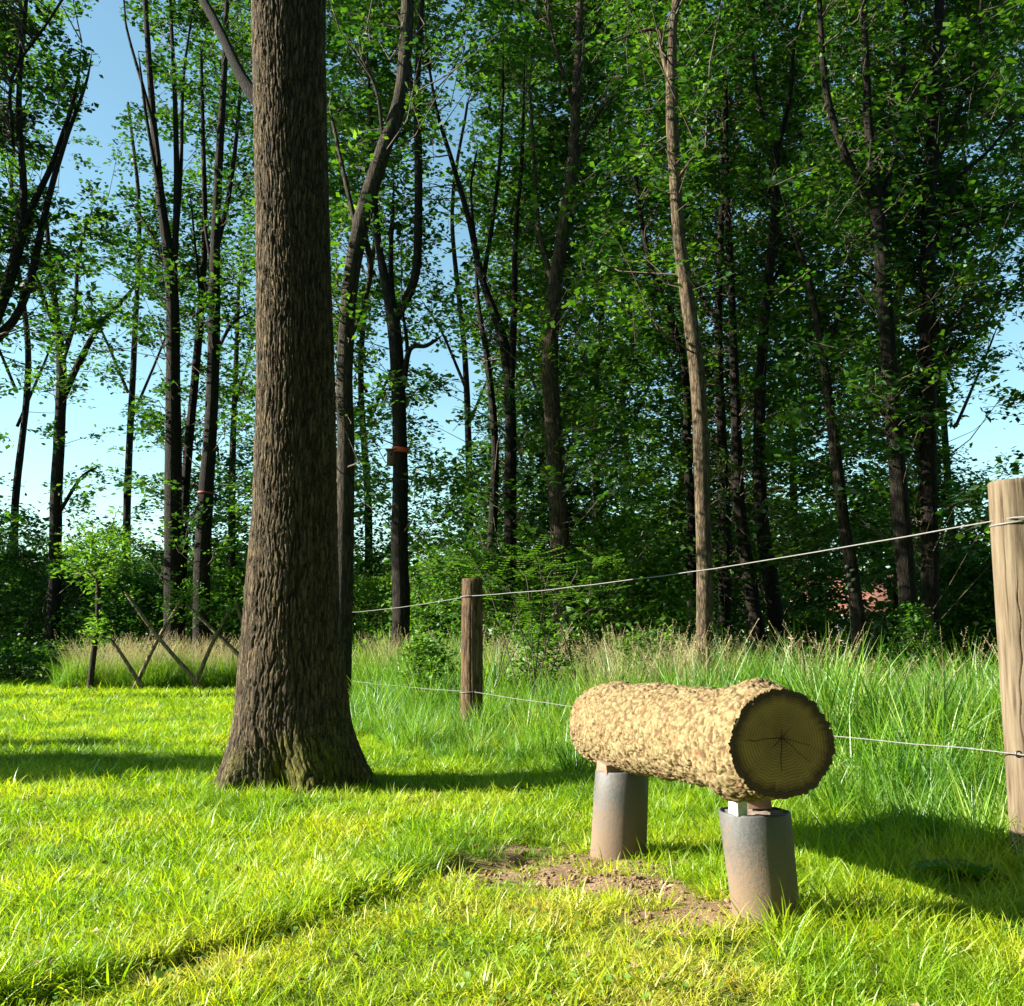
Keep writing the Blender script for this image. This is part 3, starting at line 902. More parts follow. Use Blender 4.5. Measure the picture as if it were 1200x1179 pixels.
tree('oak_tree', 13, [(825, 770, 20), (826, 680, 19), (823, 580, 19), (820, 480, 19), (814, 410, 18), (803, 330, 17), (795, 270, 16), (790, 190, 15), (787, 110, 15), (788, 40, 11), (792, 0, 10)],
     [[(786, 98, 8), (777, 65, 7), (771, 36, 6), (748, 38, 4), (712, 52, 2)], [(794, 210, 4), (812, 185, 3), (830, 170, 2)], [(823, 600, 3), (845, 585, 2), (862, 592, 1.5)]],
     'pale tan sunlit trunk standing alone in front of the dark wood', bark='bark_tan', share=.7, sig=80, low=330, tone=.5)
tree('oak_tree', 19, [(915, 770, 19), (905, 690, 18), (892, 600, 16), (890, 480, 14), (897, 360, 11), (908, 260, 11), (910, 170, 9)],
     [[(909, 180, 7), (925, 120, 6), (930, 60, 4), (940, 0, 3)], [(909, 180, 7), (890, 120, 5), (882, 60, 4), (880, 0, 3)], [(900, 340, 5), (930, 290, 4), (960, 260, 2)]],
     'dark trunk whose foot kicks right, right of the pale sunlit trunk', share=1.5, sig=85, low=640, tone=.45)
tree('oak_tree', 20.5, [(893, 770, 18), (880, 690, 17), (866, 590, 15), (862, 480, 12), (858, 360, 9), (852, 220, 7), (850, 100, 5)], [[(860, 420, 5), (830, 360, 4), (812, 330, 3)]],
     'dark leaning trunk crossing close behind the one whose foot kicks right', share=1.4, sig=80, low=640, tone=.5)
tree('oak_tree', 22, [(848, 760, 16), (850, 640, 15), (846, 520, 12), (842, 380, 9), (846, 240, 7), (850, 120, 4)], [],
     'dark upright trunk immediately right of the pale sunlit one', share=1.1, sig=80, low=640, tone=.45)
tree('oak_tree', 22.5, [(808, 760, 12), (812, 640, 11), (806, 540, 10), (800, 420, 8), (760, 300, 6), (744, 200, 4)], [],
     'dark trunk peeping out just left behind the pale sunlit one', share=1.2, sig=85, low=640, tone=.5)
FLAKED = tree('oak_tree', 16.5, [(1008, 750, 16), (1000, 680, 15), (990, 620, 14), (980, 540, 13), (970, 460, 12), (962, 400, 9), (945, 320, 6), (925, 260, 4)],
     [[(966, 420, 6), (985, 360, 5), (1000, 300, 3)]],
     'slim brown leaning trunk with white flaked bark patch, in front of the cottage', bark='bark_grey', share=.9, sig=80, low=480, tone=.5)
tree('oak_tree', 15, [(1067, 760, 21), (1062, 680, 21), (1054, 580, 20), (1046, 480, 19), (1040, 400, 18), (1034, 310, 18), (1027, 235, 17), (1018, 150, 10), (1015, 80, 9), (1012, 0, 8)],
     [[(1028, 240, 11), (1000, 200, 10), (976, 140, 9), (965, 80, 8), (960, 0, 7)], [(1030, 240, 9), (1046, 190, 8), (1056, 110, 7), (1062, 0, 6)],
      [(1037, 340, 4), (1000, 310, 3), (975, 270, 2)]],
     'dark trunk forking into three tall stems, left one of the close pair at right', share=1.3, sig=85, low=470, tone=.4)
tree('oak_tree', 15.6, [(1090, 760, 21), (1090, 660, 20), (1088, 560, 19), (1087, 460, 19), (1087, 360, 18), (1088, 260, 18), (1092, 180, 16), (1098, 100, 13), (1101, 0, 12)],
     [[(1092, 262, 8), (1112, 225, 7), (1132, 200, 6), (1160, 175, 4), (1195, 130, 3)], [(1094, 200, 6), (1120, 140, 5), (1145, 60, 4), (1150, 0, 3)],
      [(1090, 300, 4), (1130, 268, 3), (1180, 240, 2)], [(1088, 420, 4), (1115, 380, 3), (1140, 340, 2)]],
     'upright dark trunk, right one of the close pair near the right edge', share=1.5, sig=78, low=600, tone=.35)
tree('oak_tree', 24, [(1052, 740, 9), (1053, 560, 9), (1050, 400, 9), (1055, 320, 9), (1057, 240, 7), (1064, 150, 5)], [[(1052, 330, 4), (1068, 290, 3), (1080, 270, 2)]],
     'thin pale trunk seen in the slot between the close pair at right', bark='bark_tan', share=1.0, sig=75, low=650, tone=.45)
tree('oak_tree', 24, [(1245, 760, 22), (1245, 560, 19), (1250, 380, 15), (1240, 200, 10), (1230, 0, 6)],
     [[(1245, 330, 9), (1210, 230, 7), (1180, 130, 5), (1165, 40, 3)]],
     'tree beyond the right edge whose boughs reach in at the upper right corner', share=1.0, sig=70, low=420, tone=.4)
# trees further back that close the wood
for k, (px, Yd, sh, lbl) in enumerate([
        (20, 34, .5, 'far tree low behind the left edge of the lawn'), (150, 36, .25, 'far tree behind the gap left of the dark twin trunks'),
        (330, 32, 1.0, 'far tree largely hidden behind the big oak trunk'), (430, 34, .8, 'far tree behind the bending grey trunk'),
        (548, 33, .8, 'far tree at the foot of the middle sky gap'), (630, 30, 1.6, 'far tree behind the leafy leaning trunk'),
        (740, 29, 1.9, 'far tree behind the foliage left of the pale sunlit trunk'), (800, 33, 1.6, 'far tree straight behind the pale sunlit trunk'),
        (935, 31, 1.6, 'far tree in the shade left of the cottage'), (1120, 33, .7, 'far tree right of the close pair of trunks')]):
    tree('broadleaf_tree', Yd, [(px, 740, 10), (px + rnd.uniform(-8, 8), 600, 9), (px + rnd.uniform(-15, 15), 420, 7), (px + rnd.uniform(-20, 20), 250, 5), (px, 120, 3)],
         [[(px, 500, 4), (px + 30, 430, 3), (px + 50, 380, 2)], [(px, 460, 4), (px - 30, 390, 3), (px - 55, 350, 2)]],
         lbl, share=sh, sig=95, low=720, tone=.5, leafm='leaf_far', leaf=.17, m=15)

# stems drawn into a coarse map so that most sprays grow beside or behind them
SM = np.zeros((160, 190))
for T in TREES:
    if T['Y'] > 23.5: continue
    for st_ in T['stems']:
        for p_, q_ in zip(st_[:-1], st_[1:]):
            for f_ in (0, .33, .66):
                c_ = p_ * (1 - f_) + q_ * f_
                dy_, dz_ = c_[1], c_[2] - CAM_Z
                fw = dy_ * CT + dz_ * ST; upv = dz_ * CT - dy_ * ST
                gx = int((600 + 1200 * c_[0] / fw + 200) / 10); gy = int((589.5 - 1200 * upv / fw + 300) / 10)
                for ox in (-2, -1, 0, 1, 2):
                    if 0 <= gx + ox < 190 and 0 <= gy < 160: SM[gy, gx + ox] = max(SM[gy, gx + ox], T['Y'] + .25)
for (bx_, by_) in ((459, 537), (469, 528), (241, 578), (455, 545)):
    SM[int((by_ + 300) / 10) - 2:int((by_ + 300) / 10) + 3, int((bx_ + 200) / 10) - 2:int((bx_ + 200) / 10) + 3] = 25

# share the sprays out
NS = 68000
px = rng.uniform(-160, 1330, NS); py = rng.uniform(-230, 745, NS)
gap = fbm(px / 42 + 5, py / 30 + 9, 3)
dn = dens(px, py)
dn = np.where(px < 540, dn - .05, dn)
acc = rng.random(NS) < dn * smooth((gap - (.58 - .50 * dn)) / .10)
px, py = px[acc], py[acc]
W = []
for T in TREES:
    ax = np.interp(py, T['py'], T['px'])
    wgt = T['share'] * np.exp(-((px - ax) / T['sig']) ** 2) * (1 - smooth((py - T['low']) / 60))
    W.append(wgt)
W = np.array(W) + 1e-7
Wc = np.cumsum(W, 0) / W.sum(0)
pick = (rng.random(len(px)) < Wc).argmax(0)
NL = 0
for k, T in enumerate(TREES):
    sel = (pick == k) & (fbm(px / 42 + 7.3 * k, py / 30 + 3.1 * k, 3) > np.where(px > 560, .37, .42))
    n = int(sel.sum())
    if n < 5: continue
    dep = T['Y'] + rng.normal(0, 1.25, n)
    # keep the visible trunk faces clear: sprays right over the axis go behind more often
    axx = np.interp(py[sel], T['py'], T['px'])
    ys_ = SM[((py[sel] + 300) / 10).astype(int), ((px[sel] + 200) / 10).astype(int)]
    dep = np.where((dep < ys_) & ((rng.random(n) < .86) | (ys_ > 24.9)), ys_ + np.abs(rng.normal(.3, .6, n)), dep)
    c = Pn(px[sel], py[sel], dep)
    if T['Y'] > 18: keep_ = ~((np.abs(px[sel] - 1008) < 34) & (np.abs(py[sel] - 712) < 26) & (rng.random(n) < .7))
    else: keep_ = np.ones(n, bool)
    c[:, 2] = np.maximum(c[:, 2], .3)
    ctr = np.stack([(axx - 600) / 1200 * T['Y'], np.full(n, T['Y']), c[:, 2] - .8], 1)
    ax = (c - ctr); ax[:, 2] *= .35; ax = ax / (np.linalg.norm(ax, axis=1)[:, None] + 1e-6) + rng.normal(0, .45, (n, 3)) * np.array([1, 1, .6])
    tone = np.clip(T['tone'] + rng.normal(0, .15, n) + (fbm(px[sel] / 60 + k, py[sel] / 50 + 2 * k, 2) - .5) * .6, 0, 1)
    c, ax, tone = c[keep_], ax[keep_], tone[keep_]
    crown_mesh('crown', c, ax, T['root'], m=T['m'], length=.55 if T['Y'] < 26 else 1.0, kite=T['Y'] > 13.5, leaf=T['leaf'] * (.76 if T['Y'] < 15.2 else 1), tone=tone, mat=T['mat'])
    twig_mesh(c, ax, T['root'], .6, T['stems'], .006, .22)
    NL += n * T['m']
print('wood leaves', NL)

# crown of the big oak, mostly above the frame
S = np.vstack(OAK_ENDS[1:])
n = 420
c = S[rng.integers(len(S) // 3, len(S), n)] + rng.normal(0, 1.0, (n, 3)) * np.array([1.2, 1.2, .6]) + np.array([0, 0, .8])
c[:, 2] = np.maximum(c[:, 2], 7.6)
crown_mesh('crown', c, rng.normal(0, 1, (n, 3)) * np.array([1, 1, .4]), OAK, m=16, length=.7, leaf=.1)


# ------------------------------------------------------------------ trees outside the frame on the left (they shade the wood edge and streak the lawn)
def crown_tree(name, x, y, h, r, label, nsp, zlo=.3, leafm='leaf', leaf=.12, m=14, bark='bark_dark', tr=.14, group=None, tone=.45, cat='tree', flat=1.0):
    root = empty(name, (x, y, 0), label, cat, group)
    path = catmull(np.array([(x, y, -.1), (x + .1, y, h * .4), (x - .1, y + .1, h * .9)]), 20)
    V, Q, T = tube(path, np.linspace(tr, tr * .25, 20), 10, .1)
    link('trunk', mesh_np('trunk', offset(V, root), Q, T, M[bark], True), root)
    a = rng.random(nsp) * 6.283; zz = zlo * h + (1 - zlo) * h * rng.random(nsp) ** .8
    prof = np.sin(np.clip((zz / h - zlo) / (1 - zlo), .02, .98) * np.pi) ** .6
    rr = r * prof * (rng.random(nsp) ** .4) * (.75 + .4 * vnoise(a * 1.5 + x, zz * 1.2))
    c = np.stack([x + rr * np.cos(a), y + rr * np.sin(a) * flat, zz], 1)
    ax = np.stack([np.cos(a), np.sin(a), rng.normal(.1, .3, nsp)], 1) + rng.normal(0, .3, (nsp, 3))
    crown_mesh('crown', c, ax, root, m=m, length=.5 + r * .06, leaf=leaf, kite=True, mat=leafm, tone=np.clip(tone + rng.normal(0, .12, nsp), 0, 1))
    twig_mesh(c, ax, root, .5, [path[5:]], .006, .2)
    return root


for k, (x, y, h, r) in enumerate([(-17, 26.5, 11, 3.2), (-20, 30, 13, 3.6), (-25, 27, 13, 3.8), (-29, 31, 14, 4.2), (-22, 35, 14, 4.0), (-15, 22.2, 3.0, 1.4)]):
    crown_tree('broadleaf_tree', x, y, h, r, ['tree outside the frame at left, first along the wood edge', 'tall tree outside the frame behind the first one',
               'broad tree outside the frame further left', 'farthest broad tree outside the frame at left', 'tall tree outside the frame at the back left', 'small tree outside the frame at the lawn edge'][k], 700, .08, leaf=.2, m=12)
crown_tree('broadleaf_tree', -12.6, 7.55, 4.5, .75, 'small round tree outside the frame whose shade streaks the lawn by the oak', 520, .66, leaf=.12, flat=1.0)
crown_tree('broadleaf_tree', -12.9, 9.2, 4.0, .42, 'sapling outside the frame whose shade makes a thin streak on the lawn', 300, .6, leaf=.1, flat=.7)
crown_tree('broadleaf_tree', -18, 12.6, 4.4, .5, 'slim sapling outside the frame behind the lawn streaks', 300, .6, leaf=.1, flat=.7)

sky_blocker = crown_tree('broadleaf_tree', 11.5, 6, 14, 4.6, 'unseen big tree added on the right side to block sky light', 1100, .05, leaf=.40, m=12)  # unseen trees added right of and behind the camera to cut sky fill
for x_, y_, l_ in [(9.0, -1.5, 'unseen big tree added at the right rear to block sky light'), (5.5, -7.5, 'unseen big tree added behind the camera to the right to block sky light'), (-1.5, -8.5, 'unseen big tree added straight behind the camera to block sky light'),
                   (17, 14, 'unseen big tree added beyond the right edge to block sky light'), (-8.5, -8.0, 'unseen big tree added behind the camera to the left to block sky light'), (13, -9, 'unseen tree added in the right rear corner to block sky light')]:
    r_ = sky_blocker.copy(); C.objects.link(r_); r_.location = (x_, y_, 0); r_.rotation_euler = (0, 0, x_ * 1.7); r_['label'] = l_
    for ch in list(sky_blocker.children):
        c_ = ch.copy(); C.objects.link(c_); c_.parent = r_


# ------------------------------------------------------------------ shrubs and undergrowth
def shrub(px, Yd, h, r, label, nsp, leafm='leaf', leaf=.09, tone=.5, name='shrub', width=1.0, m=14, group='shrubs under the wood edge', x=None):
    x = (px - 600) / 1200 * Yd if x is None else x
    root = empty(name, (x, Yd, 0), label, 'shrub', group)
    a = rng.random(nsp) * 6.283; q = rng.random(nsp)
    zz = h * (.05 + .95 * q ** .75)
    rr = r * np.sqrt(np.clip(1 - (zz / h) ** 2.5, .03, 1)) * rng.random(nsp) ** .45 * (.65 + .6 * vnoise(a * 1.3 + px, zz * 2))
    c = np.stack([x + rr * np.cos(a), Yd + rr * np.sin(a) * .8, zz], 1)
    ax = np.stack([np.cos(a), np.sin(a), rng.normal(.5, .4, nsp)], 1)
    crown_mesh('foliage', c, ax, root, m=m, length=.42 if Yd > 13 else .22, leaf=leaf if Yd > 13 else .055, tone=np.clip(tone + rng.normal(0, .13, nsp), 0, 1), mat=leafm, width=width, kite=Yd > 16)
    parts = []
    for k in range(6):
        aa = k * 1.05 + rnd.random(); e = np.array((x + math.cos(aa) * r * .6, Yd + math.sin(aa) * r * .5, h * rnd.uniform(.6, .95)))
        parts.append(tube(catmull(np.array([(x, Yd, -.05), (x + math.cos(aa) * r * .2, Yd + math.sin(aa) * r * .2, h * .4), e]), 7), np.linspace(.02, .006, 7), 5))
    V, Q, T = join(parts)
    link('stems', mesh_np('stems', offset(V, root), Q, T, M['twig']), root)['kind'] = 'stuff'
    return root


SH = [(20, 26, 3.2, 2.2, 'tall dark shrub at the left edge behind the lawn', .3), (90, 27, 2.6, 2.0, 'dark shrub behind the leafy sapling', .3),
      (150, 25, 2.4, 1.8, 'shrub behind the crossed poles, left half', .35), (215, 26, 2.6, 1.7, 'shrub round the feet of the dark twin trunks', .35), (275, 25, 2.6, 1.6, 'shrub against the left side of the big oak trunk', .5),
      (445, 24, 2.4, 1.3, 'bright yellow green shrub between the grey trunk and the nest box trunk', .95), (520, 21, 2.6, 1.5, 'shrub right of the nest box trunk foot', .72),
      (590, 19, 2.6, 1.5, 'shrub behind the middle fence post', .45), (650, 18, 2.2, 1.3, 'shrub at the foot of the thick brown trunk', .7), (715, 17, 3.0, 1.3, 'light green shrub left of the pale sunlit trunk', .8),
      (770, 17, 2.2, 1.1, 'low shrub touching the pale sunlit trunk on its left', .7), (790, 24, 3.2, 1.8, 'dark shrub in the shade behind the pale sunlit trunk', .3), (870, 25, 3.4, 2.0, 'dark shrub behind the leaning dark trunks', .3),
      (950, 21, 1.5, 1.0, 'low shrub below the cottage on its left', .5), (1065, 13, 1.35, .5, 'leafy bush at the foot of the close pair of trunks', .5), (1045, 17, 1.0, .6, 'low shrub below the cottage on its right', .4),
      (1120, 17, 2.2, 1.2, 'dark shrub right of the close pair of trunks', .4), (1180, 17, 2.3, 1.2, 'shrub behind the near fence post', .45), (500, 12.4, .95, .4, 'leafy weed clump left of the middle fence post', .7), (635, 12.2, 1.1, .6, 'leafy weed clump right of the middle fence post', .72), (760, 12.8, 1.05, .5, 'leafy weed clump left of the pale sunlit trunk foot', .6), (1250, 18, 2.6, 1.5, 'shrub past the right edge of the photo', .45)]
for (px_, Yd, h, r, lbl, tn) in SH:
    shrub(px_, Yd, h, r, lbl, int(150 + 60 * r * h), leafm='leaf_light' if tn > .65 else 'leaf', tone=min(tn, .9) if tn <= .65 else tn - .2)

# far-off wood: one mass that closes the view
n = 8000
xx = rng.uniform(-60, 62, n); yy = rng.uniform(44, 52, n)
top = 3.2 + 2.8 * fbm(xx / 5 + 3, xx * 0 + 1, 3) + 2.5 * smooth((xx - 2) / 6) * (1 - smooth((xx - 16) / 8))
zz = rng.random(n) ** .8 * top
k_ = ~((600 + 1200 * xx / yy > 965) & (600 + 1200 * xx / yy < 1050) & (zz < 5.2) & (rng.random(n) < .72))
xx, yy, zz = xx[k_], yy[k_], zz[k_]; n = len(xx)
fr = bpy.data.objects.new('far_wood', None)
p, dv, nr, sz, tn = sprays(np.stack([xx, yy, zz], 1), rng.normal(0, 1, (n, 3)), 12, 1.6, .42, np.clip(rng.normal(.5, .15, n), 0, 1))
V, Q = leaf_arrays(p, dv, nr, sz, kite=True)
o = link('far_wood', mesh_np('far_wood', V, Q, mat=M['leaf_far'], attrs={'tint': ('FACE', tn)}))
tag(o, 'far-off belt of woodland closing the view behind everything', 'woodland', kind='stuff')
bpy.data.objects.remove(fr)

# low undergrowth between the trunks
n = 3600
pxs = rng.uniform(380, 1260, n); yy = rng.uniform(14.5, 24, n)
xx = (pxs - 600) / 1200 * yy
sf = sfence(xx, yy)
k_ = sf > 3.0
xx, yy = xx[k_], yy[k_]; n = len(xx)
zz = rng.random(n) * (.35 + .6 * fbm(xx, yy, 2))
x2 = rng.uniform(-16, -3, 1700); y2 = rng.uniform(22.6, 27, 1700)
xx = np.concatenate([xx, x2]); yy = np.concatenate([yy, y2]); zz = np.concatenate([zz, rng.random(1700) * .9]); n = len(xx)
p, dv, nr, sz, tn = sprays(np.stack([xx, yy, zz], 1), rng.normal(0, 1, (n, 3)) + np.array([0, 0, .6]), 12, .5, .10, np.clip(rng.normal(.45, .15, n), 0, 1))
V, Q = leaf_arrays(p, dv, nr, sz, kite=True)
o = link('undergrowth', mesh_np('undergrowth', V, Q, mat=M['leaf'], attrs={'tint': ('FACE', tn)}))
tag(o, 'low leafy undergrowth between the trunks of the wood', 'undergrowth', kind='stuff')

# ------------------------------------------------------------------ cottage glimpsed through the trees
def cottage():
    X0, Y0 = 19.2, 56.0
    root = empty('cottage', (X0, Y0, 0), 'red roofed brick cottage glimpsed through the trees', 'house')
    br = bpy.data.materials.new('brick'); br.use_nodes = True; t = br.node_tree; b = t.nodes['Principled BSDF']
    bt = N_(t, "ShaderNodeTexBrick", i_Scale=5.0); bt.inputs['Color1'].default_value = (.42, .17, .10, 1); bt.inputs['Color2'].default_value = (.50, .24, .15, 1); bt.inputs['Mortar'].default_value = (.5, .45, .4, 1)
    tc = N_(t, "ShaderNodeTexCoord"); t.links.new(tc.outputs['Object'], bt.inputs['Vector']); t.links.new(bt.outputs[0], b.inputs['Base Color']); b.inputs['Roughness'].default_value = .9
    rf = simple('roof_tile', (.22, .09, .06), .8, scale=8)
    wm = simple('white_frame', (.75, .75, .72)); gm = simple('pane', (.03, .04, .05), .1)
    W_, D_, E, R_ = 3.6, 3.0, 2.5, 4.6
    V = np.array([(-W_, -D_, 0), (W_, -D_, 0), (W_, D_, 0), (-W_, D_, 0), (-W_, -D_, E), (W_, -D_, E), (W_, D_, E), (-W_, D_, E), (-W_, 0, R_ - .1), (W_, 0, R_ - .1)])
    Q = np.array([(0, 1, 5, 4), (2, 3, 7, 6), (1, 2, 6, 5), (3, 0, 4, 7)]); T = np.array([(5, 6, 9), (7, 4, 8)])
    link('wall', mesh_np('wall', V, Q, T, br), root)
    def slab(s):
        y0, y1 = s * (D_ + .35), s * .0
        z0, z1 = E - .2, R_
        A = [(-W_ - .3, y0, z0), (W_ + .3, y0, z0), (W_ + .3, y1, z1), (-W_ - .3, y1, z1)]
        B = [(x_, y_, z_ + .14) for x_, y_, z_ in A]
        V = np.array(A + B); return V, np.array([(0, 1, 2, 3), (4, 5, 6, 7), (0, 1, 5, 4), (1, 2, 6, 5), (2, 3, 7, 6), (3, 0, 4, 7)])
    for s in (-1, 1):
        V, Q = slab(s); link('roof', mesh_np('roof', V, Q, mat=rf), root)
    def box(c, h):
        c = np.array(c); h = np.array(h)
        V = np.array([c + h * np.array(q) for q in [(-1, -1, -1), (1, -1, -1), (1, 1, -1), (-1, 1, -1), (-1, -1, 1), (1, -1, 1), (1, 1, 1), (-1, 1, 1)]])
        return V, np.array([(0, 3, 2, 1), (4, 5, 6, 7), (0, 1, 5, 4), (1, 2, 6, 5), (2, 3, 7, 6), (3, 0, 4, 7)])
    for wx in (-2, 0.4):
        V, Q = box((wx, -D_ - .02, 1.5), (.5, .05, .5)); wo = link('window', mesh_np('window', V, Q, mat=wm), root)
        V, Q = box((wx, -D_ - .05, 1.5), (.42, .03, .42)); link('pane', mesh_np('pane', V, Q, mat=gm), wo)
    V, Q = box((2.4, 0, 4.7), (.3, .3, .6)); link('chimney', mesh_np('chimney', V, Q, mat=br), root)
    return box


box = cottage()

# ------------------------------------------------------------------ the log on two pipe legs
def log_bench():
    A, B = LOG_A, LOG_B                     # near end, far end
    root = empty('log_seat', (.66, 4.1, 0), 'thick bark-covered log lying across two grey pipe legs on worn ground', 'log bench')
    bm_ = bpy.data.materials.new('log_bark'); bm_.use_nodes = True
    t = bm_.node_tree; b = t.nodes['Principled BSDF']; b.inputs['Roughness'].default_value = .95; b.inputs['Specular IOR Level'].default_value = .1
    tc = N_(t, "ShaderNodeTexCoord")
    n = N_(t, "ShaderNodeTexNoise", i_Scale=45, i_Detail=8, i_Roughness=.7); t.links.new(tc.outputs['Object'], n.inputs['Vector'])
    big = N_(t, "ShaderNodeTexNoise", i_Scale=7, i_Detail=4); t.links.new(tc.outputs['Object'], big.inputs['Vector'])
    base = ramp(t, n.outputs['Fac'], [(.36, (.07, .048, .022)), (.46, (.165, .123, .058)), (.62, (.27, .215, .118))])
    at = N_(t, "ShaderNodeAttribute", attribute_name='crack')
    dk = N_(t, "ShaderNodeMixRGB"); t.links.new(at.outputs['Fac'], dk.inputs[0]); t.links.new(base, dk.inputs[1]); dk.inputs[2].default_value = (.10, .055, .03, 1)
    mr = N_(t, "ShaderNodeMapRange"); mr.inputs[1].default_value = .60; mr.inputs[2].default_value = .70; mr.inputs[4].default_value = .5; t.links.new(big.outputs['Fac'], mr.inputs[0])
    rd = N_(t, "ShaderNodeMixRGB"); t.links.new(mr.outputs[0], rd.inputs[0]); t.links.new(dk.outputs[0], rd.inputs[1]); rd.inputs[2].default_value = (.20, .10, .05, 1)
    t.links.new(rd.outputs[0], b.inputs['Base Color'])
    bp = N_(t, "ShaderNodeBump", i_Strength=.8, i_Distance=.008); t.links.new(n.outputs['Fac'], bp.inputs['Height']); t.links.new(bp.outputs[0], b.inputs['Normal'])
    ax = B - A; Ln = np.linalg.norm(ax); ax = ax / Ln
    sd_ = np.cross(ax, (0, 0, 1)); sd_ /= np.linalg.norm(sd_); up = np.cross(sd_, ax)
    segs, rows = 300, 370
    th = np.linspace(0, 2 * np.pi, segs, endpoint=False); s = np.linspace(0, Ln, rows)
    TH, S_ = np.meshgrid(th, s)

    def outline(TH, S_):
        R = .170 + .010 * (S_ / Ln)
        R = R * (1 + .045 * np.cos(2 * TH + .5 + S_) + .05 * (pnoise(TH, S_, 5, 2.2) - .5))
        # knots: top near end, low bulge under the near end, top middle
        for (t0, s0, a_, wt, ws) in ((1.7, .20, .028, .45, .10), (5.30, .20, .036, .50, .12), (1.9, 1.15, .018, .5, .16), (4.4, 1.35, .02, .6, .12), (1.5, 1.62, .012, .5, .1), (1.6, .62, -.005, .6, .16), (3.6, .7, -.012, .7, .2)):
            dth = np.angle(np.exp(1j * (TH - t0)))
            R = R + a_ * np.exp(-(dth / wt) ** 2 - ((S_ - s0) / ws) ** 2)
        return R
    R = outline(TH, S_)
    wrp = (pnoise(TH, S_, 12, 9, 2) - .5)
    w2 = (pnoise(TH + 1, S_, 26, 16, 3) - .5)
    f = worley(TH + wrp * .35 + w2 * .16, S_ + wrp * .16 + w2 * .05, 26, 8.5)
    f2 = worley(TH - wrp * .2 + w2 * .1, S_ + wrp * .03, 58, 26)
    plates = smooth(f / .22)
    pit = smooth((pnoise(TH, S_, 72, 62, 2) - .60) / .08)
    R = R + (plates - .7) * .0055 + (smooth(f2 / .25) - .6) * .0022 + (pnoise(TH, S_, 14, 8, 5) - .5) * .015 - .007 * pit + .0075 * np.floor(5 * (pnoise(TH + .7, S_, 11, 7, 4) + .03 * w2)) / 2.5
    # bark edge crumbles at both ends
    crack = np.maximum((1 - plates) * .8 * smooth((pnoise(TH, S_, 16, 9, 2) - .42) / .12), pit * .85)
    V = A + S_[..., None] * ax + R[..., None] * (np.cos(TH)[..., None] * (-sd_) + np.sin(TH)[..., None] * up)
    V = V.reshape(-1, 3)
    V[:segs] += (ax * (rng.random(segs)[:, None] - .5) * .012)
    i, j = np.meshgrid(np.arange(rows - 1), np.arange(segs), indexing='ij')
    a = i * segs + j; b_ = i * segs + (j + 1) % segs
    Q = np.stack([a, a + segs, b_ + segs, b_], -1).reshape(-1, 4)
    lg = link('log', mesh_np('log', offset(V, root), Q, mat=bm_, smooth_=True, attrs={'crack': ('POINT', crack.ravel())}), root)

    # sawn faces
    fm = bpy.data.materials.new('sawn_wood'); fm.use_nodes = True
    t = fm.node_tree; b = t.nodes['Principled BSDF']; b.inputs['Roughness'].default_value = .8
    tc = N_(t, "ShaderNodeTexCoord")
    ar = N_(t, "ShaderNodeAttribute", attribute_name='rad')
    nz = N_(t, "ShaderNodeTexNoise", i_Scale=9, i_Detail=4); t.links.new(tc.outputs['Object'], nz.inputs['Vector'])
    ma = N_(t, "ShaderNodeMath", operation='MULTIPLY_ADD'); ma.inputs[1].default_value = .07; t.links.new(nz.outputs['Fac'], ma.inputs[0]); t.links.new(ar.outputs['Fac'], ma.inputs[2])
    mu = N_(t, "ShaderNodeMath", operation='MULTIPLY'); mu.inputs[1].default_value = 120; t.links.new(ma.outputs[0], mu.inputs[0])
    si = N_(t, "ShaderNodeMath", operation='SINE'); t.links.new(mu.outputs[0], si.inputs[0])
    core = ramp(t, ar.outputs['Fac'], [(0, (.11, .055, .018)), (.2, (.25, .14, .04)), (.72, (.32, .19, .052)), (.84, (.18, .095, .03)), (.90, (.07, .035, .017)), (1, (.085, .045, .025))])
    mr = N_(t, "ShaderNodeMapRange"); mr.inputs[1].default_value = -1; mr.inputs[2].default_value = 1; mr.inputs[3].default_value = .62; mr.inputs[4].default_value = 1.12; t.links.new(si.outputs[0], mr.inputs[0])
    hs = N_(t, "ShaderNodeVectorMath", operation='SCALE'); t.links.new(core, hs.inputs[0]); t.links.new(mr.outputs[0], hs.inputs['Scale'])
    n2_ = N_(t, "ShaderNodeTexNoise", i_Scale=22, i_Detail=5); t.links.new(tc.outputs['Object'], n2_.inputs['Vector'])
    mr2 = N_(t, "ShaderNodeMapRange"); mr2.inputs[3].default_value = .65; mr2.inputs[4].default_value = 1.35; t.links.new(n2_.outputs['Fac'], mr2.inputs[0])
    h2 = N_(t, "ShaderNodeVectorMath", operation='SCALE'); t.links.new(hs.outputs[0], h2.inputs[0]); t.links.new(mr2.outputs[0], h2.inputs['Scale'])
    t.links.new(h2.outputs[0], b.inputs['Base Color'])
    bp = N_(t, "ShaderNodeBump", i_Strength=.10, i_Distance=.002); t.links.new(si.outputs[0], bp.inputs['Height']); t.links.new(bp.outputs[0], b.inputs['Normal'])
